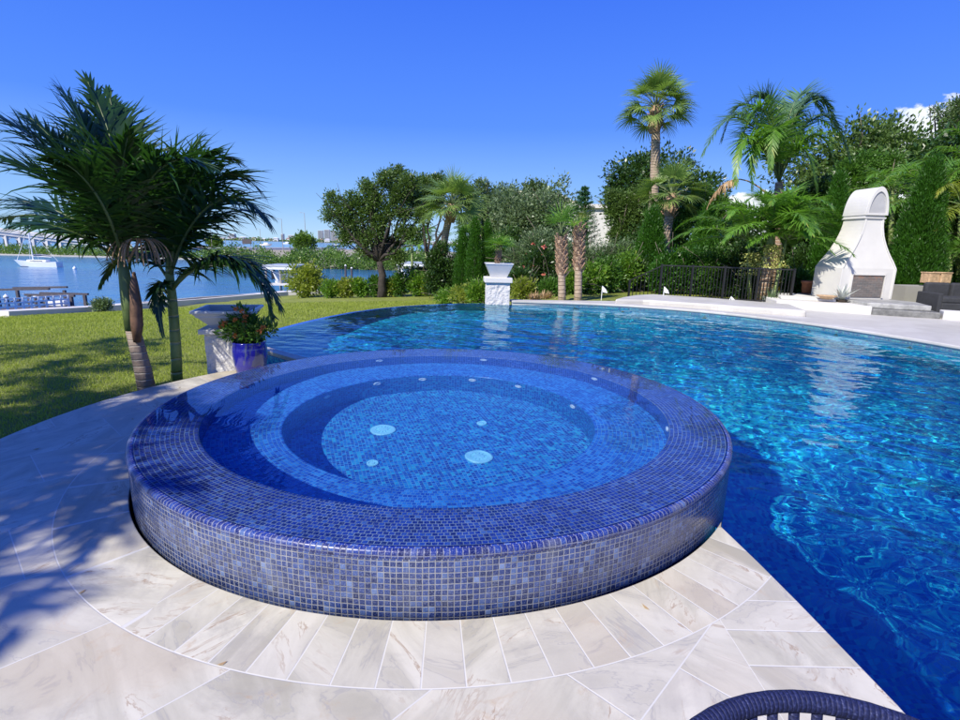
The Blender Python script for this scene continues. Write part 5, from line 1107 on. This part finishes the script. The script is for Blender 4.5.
for px, py, cy, Yp, lab, m, nl, ln in ((892, 285, 190, 20.5, 'feather palm whose fronds show between the chimney and the big conifer', 'feather', 14, 1.9), (930, 285, 195, 18.5, 'arching green feather palm right of the big conifer', 'feather', 16, 2.1), (962, 285, 205, 17.5, 'yellowish feather palm at the right edge above the rattan crates', 'yellow', 16, 2.1), (950, 288, 255, 17.2, 'low feather palm behind the rattan crates', 'mid', 14, 1.5), (975, 285, 165, 19.5, 'tall feather palm partly beyond the right edge', 'feather', 16, 2.3)):
    p = ground(px, py, Yp, 0); c = at(px, cy, Yp); t = thing('feather_palm', lab, 'palm tree', p, 'feather palms among the trees on the right'); MB().tube([p, p.lerp(c, .6), c], [.12, .10, .07], 9).build('trunk', M_gtrunk, t, smooth=True); V, F, ra = feather_crown(nrg(), tuple(c), nl, ln, el=(75, -20), ll=.58, lw=.034, nl=46, droop=.8); mesh_np('crown', V, F, LM[m], t); ra.build('rachis', M_shaft, t)
for px, py, wp, hp, m, lab in ((880, 296, 30, 40, 'deep', 'dark shrub behind the right side of the fireplace'), (925, 296, 34, 34, 'mid', 'green shrub left of the rattan crates'), (960, 296, 40, 40, 'mid', 'green shrub right of the rattan crates'), (845, 296, 40, 50, 'deep', 'dark shrub hidden low behind the fireplace')):
    shrub(px, py, 18, wp*1.2, hp, m, lab, twigs=400, L=.12, W=.055, z=0)
# trees further round to the right and back, so the garden goes on past the frame
for i, (x, y, h, m, lab) in enumerate(((17, 14, 6.5, 'mid', 'dense tree beyond the sofas, out to the right'), (19, 20, 8.5, 'deep', 'tall dark tree at the back right of the garden'), (16, 9, 6, 'oak', 'round oak standing right of the terrace'), (10, 30, 7, 'deep', 'dark tree behind the fence and palms'), (3, 34, 5.0, 'olive', 'grey green tree far behind the two rough trunked palms'), (17, 26, 7.5, 'oak', 'oak behind the trees on the right'))):
    rg = nrg(); cl = [((x+rg.uniform(-1.6, 1.6), y+rg.uniform(-1.4, 1.4), h*(.3+.55*rg.rand())), (1.5, 1.5, 1.3)) for k in range(11)]; broadleaf('ficus_tree', lab, 'tree', (x, y, 0), cl, m, .25, 1500, 13, .2, .1, .4)
# ============================================================ BUILDINGS BEHIND THE GARDEN
def building(name, label, cat, c, size, rz, m, floors, cols, roof='flat', roofm=None, win=(1.1, 1.3)):
    cx, cy, z0 = c; wd, dp, h = size; t = thing(name, label, cat, c); q = Matrix.Rotation(rz, 3, 'Z')
    P = lambda x, y, z: Vector((cx, cy, 0))+q @ Vector((x, y, 0))+Vector((0, 0, z0+z))
    MB().box(P(0, 0, h/2), (wd, dp, h), rz).build('wall', m, t)
    if roof == 'flat': MB().box(P(0, 0, h+.15), (wd+.5, dp+.5, .3), rz).build('roof', roofm or m, t)
    else:
        mb = MB(); A = [P(sx*(wd/2+.5), sy*(dp/2+.5), h+.02) for sx, sy in ((-1, -1), (1, -1), (1, 1), (-1, 1))]; k = min(wd, dp)*.32; rd = (wd/2-dp/2*.9); B = [P(-rd, 0, h+k), P(rd, 0, h+k)]
        mb.add(A+B, [(0, 1, 5, 4), (2, 3, 4, 5), (1, 2, 5), (3, 0, 4), (3, 2, 1, 0)]); mb.build('roof', roofm or m, t)
    for f in range(floors):
        for k in range(cols):
            x = -wd/2+wd*(k+.5)/cols; z = h*(f+.5)/floors; pn = MB().box(P(x, -dp/2-.02, z), (win[0], .08, win[1]), rz).build('window', M_glassd, t)
    return t
M_croof = simple('pale_tile_roof', (.55, .48, .33), .85, .15, 1.5, .5)
p = at(528, 232, 58); building('cream_house', 'long cream house glimpsed behind the oaks', 'house', (p.x, 58, -1), (12.5, 8, at(520, 213, 54).z+1), R(4), M_cream, 2, 7, 'hip', M_croof)
p = at(586, 230, 46); building('white_house', 'white house wall showing beside the dark tiered pine', 'house', (p.x+1, 46, -1), (6.5, 7, at(590, 208, 42.5).z+1), R(-6), M_white, 2, 0, 'flat', M_concrete)
p = at(672, 232, 33); wpole = thing('utility_pole', 'grey utility pole half hidden right of the shorter cabbage palm', 'pole', (p.x+.5, 33, 0)); z = at(680, 205, 33).z; MB().tube([(p.x+.5, 33, -.1), (p.x+.5, 33, z)], [.12, .09], 8).build('pole', M_cgrey, wpole); MB().box((p.x+.5, 33, z-.3), (1.4, .1, .1)).build('crossarm', M_cgrey, wpole)
# ============================================================ SEAWALL, DOCKS AND BOATS
SW = [(-30, 20.2), (-23.4, 25.2), (-22.4, 29.8), (-19.7, 36.4), (-15.5, 41.5), (-8, 44.5), (2, 47)]
sw_ = thing('seawall', 'white capped concrete seawall along the water side of the lawn', 'wall', (-19.7, 36.4, -3.5)); mb = MB(); cap = MB()
for a, b in zip(SW[:-1], SW[1:]):
    a = Vector((*a, 0)); b = Vector((*b, 0)); mb.bar(a+Vector((0, 0, -3.6)), b+Vector((0, 0, -3.6)), .3, 2.2); z0 = lz(a.x, a.y)+.12; z1 = lz(b.x, b.y)+.12
    if a.y > 25: cap.bar(a+Vector((0, 0, z0)), b+Vector((0, 0, z1)), .9, .36)
mb.build('wall', M_cgrey, sw_); cap.build('cap', M_white, sw_)
shrub(103, 309, 29, 19, 12, 'olive', 'small grey green shrub at the lawn edge by the white seawall', twigs=160, L=.14, W=.05)
def piling(x, y, z1, parent, r=.14, capw=True):
    MB().tube([(x, y, -5), (x, y, z1)], [r, r], 10).build('piling', M_darkwood, parent)
    if capw: MB().lathe([(r*1.15, z1-.02), (r*1.15, z1+.05), (.001, z1+.22)], (x, y, 0), 12).build('piling_cap', M_plastic_white, parent)
def lift(label, x0, x1, py, Yp, dp):
    a = at(x0, py, Yp); b = at(x1, py+ (1 if x0 > 20 else -1), Yp); t = thing('boat_lift', label, 'boat lift', (a.x, Yp, -3.5), 'boat lifts at the dock')
    for y in (Yp, Yp+dp):
        for x in (a.x, b.x): MB().bar((x, y, -5), (x, y, a.z), .17).build('post', M_darkwood, t)
        MB().bar((a.x-.25, y, a.z+.08), (b.x+.25, y, b.z+.08), .16, .13).build('beam', M_darkwood, t)
    for x in (a.x+.5, (a.x+b.x)/2, b.x-.5):
        MB().tube([(x, Yp+.1, a.z-.1), (x, Yp+.1, -2.6)], .025, 5).build('cable', M_plastic_white, t)
    MB().box(((a.x+b.x)/2, Yp+dp/2, -3.25), (abs(b.x-a.x)*.9, .2, .14)).build('cradle', M_darkwood, t)
    return t
lift('boat lift frame at the left edge, further out on the dock', -3, 46, 291, 36.5, 1.6)
lift('boat lift frame of dark timber posts and beam nearer the lawn', 29, 71, 296, 34.2, 1.2)
dk = thing('wooden_dock', 'grey timber dock with white railing at the left edge of the lawn', 'dock', (-29, 32, -3.5))
a = at(0, 313, 30.5); b = at(70, 312, 33.5); d = (b-a).normalized()
MB().bar((a.x-6, a.y-1.5, -3.05), (b.x+.3, b.y, -3.05), 1.2, .10).build('planking', M_darkwood, dk)
zt = at(20, 305, 31).z
for k in range(10): p = a.lerp(b, (k-5)/7.0 if False else k/9); MB().box((p.x, p.y, -2.65), (.09, .09, .8)).build('railing_post', M_plastic_white, dk)
for z_ in (-2.28, -2.52, -2.76): MB().bar((a.x, a.y, z_), (b.x, b.y, z_), .05, .09).build('rail', M_plastic_white, dk)
for px, Yp in ((6, 36.5), (36, 36.5)): p = at(px, 297, Yp); piling(p.x, Yp, p.z, dk)
MB().box((b.x-.9, b.y+.3, -2.8), (1.1, .5, .38)).build('dock_box', M_plastic_white, dk, bevel=.05)
# sailboat at anchor
def hull(L, Wd, H, name, parent, m, loc, rz):
    V = []; F = []; ns = 15; prof = [(0, -.35), (.55, -.28), (.9, .0), (1.0, 1.0)]
    for i in range(ns):
        u = i/(ns-1); w_ = Wd/2*(math.sin(math.pi*min(1, .30+u*.70))**.7 if u < 1 else .02); w_ = Wd/2*(.72+.28*math.sin(math.pi*min(.5, u)))*(1-max(0, (u-.45)/.55)**2.2)+.01; sh = H*(1+.28*(u-.35)**2*3); x = (u-.5)*L
        for sx in (-1, 1):
            for a_, z_ in (prof[::-1] if sx < 0 else prof[1:]): V.append((x+(.06*L*u*z_ if z_ > 0 else -.08*L*u), sx*w_*a_, z_*sh if z_ > 0 else z_))
    n = 7
    for i in range(ns-1):
        for k in range(n-1): F.append((i*n+k, (i+1)*n+k, (i+1)*n+k+1, i*n+k+1))
        F.append((i*n, i*n+n-1, (i+1)*n+n-1, (i+1)*n))
    F.append(tuple(range(n))); F.append(tuple((ns-1)*n+k for k in range(n))[::-1])
    q = Matrix.Rotation(rz, 3, 'Z'); mb = MB(); mb.add([Vector(loc)+q @ Vector(v) for v in V], F); return mb.build(name, m, parent)
Yb = 84; p = at(39, 268, Yb); q = Matrix.Rotation(R(182), 3, 'Z'); O = Vector((p.x, Yb, -3.5))
sb = thing('sailboat', 'white sailboat at anchor with bare mast, sails furled', 'sailboat', O); hull(6.6, 2.0, .75, 'hull', sb, M_boatwhite, O, R(182))
W_ = lambda x, y, z: O+q @ Vector((x, y, z))
MB().box(W_(-.1, 0, .92), (3.0, 1.0, .32), R(182)).build('cabin', M_boatwhite, sb, bevel=.1); MB().box(W_(-.1, .502, .93), (2.0, .02, .12), R(182)).build('cabin_window', M_glassd, sb); MB().box(W_(-.1, -.502, .93), (2.0, .02, .12), R(182)).build('cabin_window', M_glassd, sb)
MB().box(W_(0, 0, .02), (4.6, 1.5, .10), R(182)).build('boot_stripe', M_boatblue, sb)
MB().tube([W_(.7, 0, .8), W_(.75, 0, 6.2)], [.09, .07], 8).build('mast', M_boatwhite, sb); MB().tube([W_(.7, 0, 1.65), W_(-2.2, 0, 1.55)], [.06, .05], 8).build('boom', M_boatwhite, sb); MB().tube([W_(.5, 0, 1.80), W_(-.8, 0, 1.84), W_(-2.1, 0, 1.70)], [.16, .15, .08], 8).build('furled_mainsail', M_boatblue, sb)
for a_, b_ in (((.75, 0, 6.1), (3.2, 0, 1.0)), ((.75, 0, 6.1), (-3.1, 0, .9)), ((.75, 0, 6.1), (.5, .9, .8)), ((.75, 0, 6.1), (.5, -.9, .8))): MB().tube([W_(*a_), W_(*b_)], .035 if b_[0] > 3 else .022, 5).build('stay', M_boatwhite, sb)
MB().bar(W_(.75, -.55, 3.6), W_(.75, .55, 3.6), .05).build('spreader', M_boatwhite, sb)
# boathouse with flat roof beside the yellow shrub, and a smaller one right of the oak
def boathouse(label, px0, px1, ptop, Yp, dp, loaded, bow=0):
    a = at(px0, ptop, Yp); b = at(px1, ptop+1, Yp); t = thing('boathouse', label, 'boathouse', (a.x, Yp, -3.5)); z = a.z
    MB().box(((a.x+b.x)/2, Yp+dp/2, z+.1), (b.x-a.x, dp, .2)).build('roof', M_roofgrey, t, bevel=.03); MB().box(((a.x+b.x)/2, Yp+.06, z-.08), (b.x-a.x-.1, .1, .26)).build('fascia', M_plastic_white, t)
    for x in (a.x+.25, (a.x+b.x)/2, b.x-.25):
        for y in (Yp+.25, Yp+dp-.25): MB().tube([(x, y, -5), (x, y, z)], [.12, .11], 8).build('piling', M_cgrey, t)
    MB().box(((a.x+b.x)/2, Yp+.1, -2.7), (b.x-a.x+.6, 1.0, .16)).build('walkway', M_concrete, t)
    if loaded:
        O2 = Vector(((a.x+b.x)/2, Yp+dp*.5, -2.45)); m = thing('motorboat', 'white motorboat on the lift under the '+loaded, 'motorboat', O2); hull((b.x-a.x)*.92, 1.6, .75, 'hull', m, M_boatwhite, O2, R(178)); MB().box(O2+Vector((.1, 0, .95)), (.9, .9, .55)).build('console', M_boatwhite, m, bevel=.08); MB().box(O2+Vector((-(b.x-a.x)*.42, 0, .55)), (.35, .35, .9)).build('outboard_motor', M_black, m, bevel=.08)
    return t
boathouse('larger boathouse with grey flat roof left of the yellow green shrub', 262, 296, 267, 51, 4, 'larger boathouse')
boathouse('smaller boathouse with grey flat roof right of the oak trunk', 396, 424, 264, 62, 4, 'smaller boathouse')
for px, Yp, h, lab in ((346, 75, .9, 'left'), (317, 62, 1.3, 'middle'), (352, 70, .8, 'right')):
    p = at(px, 283, Yp); t = thing('mooring_pile', lab+' of the three wooden mooring piles in the canal before the mangroves', 'mooring pile', (p.x, Yp, -3.5), 'mooring piles in the canal'); MB().tube([(p.x, Yp, -5), (p.x, Yp, -3.5+h+.8)], [.15, .14], 8).build('post', M_darkwood, t); MB().lathe([(.17, -2.72+h), (.001, -2.55+h)], (p.x, Yp, 0), 10).build('cap', M_plastic_white, t)
# ============================================================ MANGROVES, CAUSEWAY, BRIDGE, FAR SHORE
def mangrove(name, xs, y0, y1, h, label, m='mangrove', dens=1.0, seedz=-3.5):
    rg = nrg(); VV = []; n = int(dens*(xs[1]-xs[0])*(y1-y0)*.9); X = rg.uniform(xs[0], xs[1], n); Yv = y0+(y1-y0)*rg.rand(n)**1.6
    hh = h*(.72+.2*np.sin(X*.35)+.14*np.sin(X*.93+Yv*.4)+.12*rg.normal(size=n))*sstep(Yv, y0-1.2, y0+2.5); u = rg.rand(n)**.5; C = np.stack([X, Yv, seedz+np.maximum(.1, hh*u)], 1); per = 9; ti = np.repeat(np.arange(n), per)
    P = C[ti]+rg.normal(size=(len(ti), 3))*np.array([.5, .4, .3]); d = unit(rg.normal(size=(len(ti), 3))+np.array([0, -.3, .7])); s = unit(np.cross(d, rg.normal(size=(len(ti), 3)))); V, F = kites(P, d, s, .42, .26); o = mesh_np(name, V, F, LM[m]); return tagp(o, label, 'mangrove', kind='stuff')
mangrove('mangroves', (-52, 8), 97, 112, 3.6, 'continuous band of mangroves along the far side of the canal', dens=3.2)
mangrove('mangroves', (-150, -66), 129, 140, 2.3, 'low mangroves on the far beach under the bridge', dens=2.2)
mk = MB(); mk.prism([(-54, 99), (14, 99), (60, 104), (60, 330), (-200, 330), (-100, 200), (-58, 118)], -3.9, -3.25); tagp(mk.build('island', simple('sandy_mud', (.30, .27, .19), .9, .2, .1, .3)), kind='structure')
mk = MB(); mk.prism([(-260, 126.5), (-66, 126.5), (-60, 132), (-66, 144), (-260, 150)], -3.9, -3.30); tagp(mk.build('beach', simple('pale_beach_sand', (.50, .47, .40), .95, .1, .2, .3)), kind='structure')
Y = 150
for px, Yp, r, lab in ((304, 230, 9, 'round dark tree on the causeway beside the tall lamp post'), (215, 300, 5, 'small round tree on the causeway seen past the palm fronds')):
    p = at(px, 246, Yp); rr = r*Yp/F_PX*1.2; broadleaf('round_tree', lab, 'tree', (p.x, Yp, -3.3), [((p.x+dx*rr, Yp, -3.3+rr*(.75+dz)), (rr*.7, rr*.7, rr*.6)) for dx, dz in ((-.4, 0), (.4, .05), (0, .35))], 'mangrove', .3, 300, 10, 1.0, .6, .9)
# bridge
A = at(-75, 222, 182); B = at(128, 247, 200); A.z = at(-75, 222, 182).z
br = thing('concrete_bridge', 'pale concrete bridge on arches crossing the bay behind the sailboat', 'bridge', (A.x, A.y, -3.5)); dv = (B-A); ln = Vector((dv.x, dv.y, 0)).length; dn = dv/ln; sd = Vector((dn.y, -dn.x, 0)).normalized()
MB().bar(A+Vector((0, 0, -.5)), B+Vector((0, 0, -.5)), 9, 1.0).build('deck', M_concrete, br)
for s in (-1, 1): MB().bar(A+sd*s*4.6+Vector((0, 0, .45)), B+sd*s*4.6+Vector((0, 0, .45)), .35, 1.0).build('parapet', M_concrete, br)
NS = 15
for k in range(NS+1):
    p = A.lerp(B, k/NS); MB().bar(p+sd*4+Vector((0, 0, -1)), Vector((p.x, p.y, -4.5))+sd*4, .8, .8).build('pier', M_concrete, br); MB().bar(p-sd*4+Vector((0, 0, -1)), Vector((p.x, p.y, -4.5))-sd*4, .8, .8).build('pier', M_concrete, br)
    if k < NS:
        q0 = A.lerp(B, k/NS); q1 = A.lerp(B, (k+1)/NS); P = [];
        for j in range(13):
            t_ = j/12; c = q0.lerp(q1, t_); hh = -1.5-1.8*(abs(2*t_-1))**2.2; P.append((c+Vector((0, 0, -.95)), c+Vector((0, 0, max(-1.02+hh+.9, -4.3-c.z)))))
        for s in (3.9, -3.9):
            mb = MB(); V = [v+sd*(s+w_) for w_ in (-.2, .2) for pr in P for v in pr]; F = []
            for j in range(12): F += [(2*j, 2*j+2, 2*j+3, 2*j+1), (26+2*j, 26+2*j+1, 26+2*j+3, 26+2*j+2), (2*j+1, 2*j+3, 26+2*j+3, 26+2*j+1)]
            mb.add(V, F); mb.build('arch_span', M_concrete, br)
# causeway and its lamps
C0 = Vector((B.x+1, B.y, B.z)); C1 = at(335, 247.5, 330)
tagp(MB().bar(C0+Vector((0, 0, -1.2)), C1+Vector((0, 0, -1.2)), 16, 2.0).build('causeway', M_concrete), kind='structure')
tagp(MB().bar(C0+Vector((0, 0, -.15)), C1+Vector((0, 0, -.15)), 12, .06).build('road', M_cgrey), kind='structure')
lp = [(212, 290, 225), (226, 300, 227), (261, 305, 229), (283, 240, 219), (306, 245, 213), (333, 310, 231), (356, 300, 221)]
for i, (px, Yp, pt_) in enumerate(lp):
    b_ = at(px, 247, Yp); z1 = at(px, pt_, Yp).z; wh = ['leftmost', 'second', 'third', 'tall fourth', 'tallest fifth', 'sixth', 'rightmost'][i]; t = thing('street_lamp', wh+' of the slim lamp posts in a row along the causeway', 'street lamp', (b_.x, Yp, b_.z-1), 'lamp posts along the causeway'); MB().tube([(b_.x, Yp, b_.z-2), (b_.x, Yp, z1)], [.16, .10], 6).build('post', M_cgrey, t); MB().bar((b_.x, Yp, z1), (b_.x-1.5, Yp, z1+.15), .12).build('arm', M_cgrey, t); MB().box((b_.x-1.7, Yp, z1+.1), (.8, .3, .15)).build('lamp_head', M_cgrey, t)
p = at(247, 243, 295); sg = thing('road_sign', 'dark back of a large road sign standing on the causeway', 'sign', (p.x, 295, p.z-2)); MB().box((p.x, 295, at(247, 241.5, 295).z), (5.2, .2, 2.6)).build('panel', M_darkwood, sg)
for s in (-2, 2): MB().tube([(p.x+s, 295.2, p.z-3), (p.x+s, 295.2, p.z+1)], .12, 6).build('post', M_cgrey, sg)
def far_boat(px, py, Yp, L, m, label, mast=0):
    p = at(px, py, Yp); O = Vector((p.x, Yp, -3.5 if mast else p.z-.9)); t = thing('boat', label, 'boat', O); hull(L, L*.3, L*.13, 'hull', t, m, O, R(5)); MB().box(O+Vector((0, 0, L*.19)), (L*.35, L*.2, L*.13), R(5)).build('cabin', M_boatwhite, t)
    if mast: MB().tube([O+Vector((0, 0, .5)), O+Vector((0, 0, mast))], [.12, .08], 6).build('mast', M_boatwhite, t)
far_boat(266, 244, 330, 7, M_boatwhite, 'white cabin boat parked on the causeway right of the road sign')
far_boat(372, 245, 420, 9, M_boatwhite, 'white sailboat with bare mast in the bay, just left of the oak trunk', 13)
far_boat(336, 243.5, 520, 9, M_boatblue, 'blue hulled sailboat far out in the bay', 14)
far_boat(287, 243, 700, 11, M_boatwhite, 'white sailboat far out in the bay left of the round causeway tree', 12)
p = at(75, 271, 80); bu = thing('mooring_buoy', 'small white mooring buoy floating right of the sailboat', 'buoy', (p.x, 80, -3.5)); MB().lathe([(.001, -.2), (.2, -.1), (.26, .08), (.2, .26), (.06, .33), (.05, .45), (.001, .46)], (p.x, 80, -3.5), 14).build('float', M_plastic_white, bu, smooth=True)
# far shore with houses, towers and a tree line
mk = MB(); mk.prism([(-4000, 1800), (3000, 1800), (3000, 2600), (-4000, 2600)], -4.2, -2.6); tagp(mk.build('far_shore', simple('far_land', (.10, .12, .07), .95, .2, .01, .1)), kind='structure')
rg = nrg(); M_far = [simple('far_white_wall', (.62, .60, .56), .8, .05, .1, .1), simple('far_beige_wall', (.52, .45, .36), .8, .05, .1, .1), simple('far_grey_wall', (.55, .57, .60), .8, .05, .1, .1)]; M_froof = simple('far_terracotta_roof', (.36, .22, .16), .8, .1, .1, .1)
for k in range(74):
    x = -1150+k*19.5+rg.uniform(-7, 7); y = 1815+rg.uniform(0, 60); wd = rg.uniform(9, 20); h = rg.uniform(5, 10); t = thing('waterfront_house', 'small pale waterfront house in the long row on the far shore', 'house', (x, y, -2.6), 'houses along the far shore'); MB().box((x, y, -2.6+h/2), (wd, 12, h)).build('wall', M_far[k % 3], t)
    mb = MB(); a_ = wd/2+1; z = -2.6+h; mb.add([(x-a_, y-7, z), (x+a_, y-7, z), (x+a_, y+7, z), (x-a_, y+7, z), (x-a_*.4, y, z+3), (x+a_*.4, y, z+3)], [(0, 1, 5, 4), (2, 3, 4, 5), (1, 2, 5), (3, 0, 4), (3, 2, 1, 0)]); mb.build('roof', M_froof if k % 3 == 0 else M_far[2], t)
for px, hpx, wpx, lab in ((321, 11, 4.5, 'leftmost condo tower of the cluster on the far shore left of the oak'), (327.5, 12, 5, 'tallest middle condo tower of the far cluster left of the oak'), (334, 11, 5, 'right condo tower of the far cluster left of the oak'), (341, 8, 3, 'small condo block right of the far tower cluster'), (404, 13, 4, 'tall pale tower on the far shore between the oak and its neighbour'), (411, 11, 5, 'broad pale tower right of the tall one on the far shore'), (360, 9, 6, 'wide low condo block on the far shore seen through the oak'), (292, 6, 6, 'low wide apartment block on the far shore above the round tree'), (233, 6, 5, 'low apartment block on the far shore seen just past the palm'), (283, 7, 2, 'thin far tower above the left lamp posts')):
    p = at(px, 240, 2000); h = hpx*2000/F_PX; wd = wpx*2000/F_PX; t = thing('condo_tower', lab, 'tower', (p.x, 2000, -2.6)); MB().box((p.x, 2000, -2.6+h/2), (wd, 16, h)).build('wall', M_far[0 if 'pale' in lab else 2], t)
    for f in range(int(h/3.4)): MB().box((p.x, 1991.7, -1.2+f*3.4+1), (wd*.9, .6, 1.5)).build('window_band', M_glassd, t)
rg = nrg(); n = 9000; X = rg.uniform(-1700, 500, n); C = np.stack([X, 1806+rg.rand(n)*90, -2.6+rg.rand(n)*(6+3.5*np.sin(X*.03)+2*np.sin(X*.11))], 1); d = unit(rg.normal(size=(n, 3))); V, F = kites(C, d, unit(np.cross(d, rg.normal(size=(n, 3)))), 5.0, 4.0); tagp(mesh_np('far_trees', V, F, LM['mangrove']), 'dark tree line among the houses on the far shore', 'trees', kind='stuff')
# ============================================================ caustics through the water surfaces
if CAUSTICS:
    for o in bpy.data.objects:
        if o.type == 'MESH' and (o.parent == spa or o.name in ('pool_basin', 'pool_ledge', 'pool_shelf', 'vanishing_edge', 'deck_base')):
            o.cycles.is_caustics_receiver = True
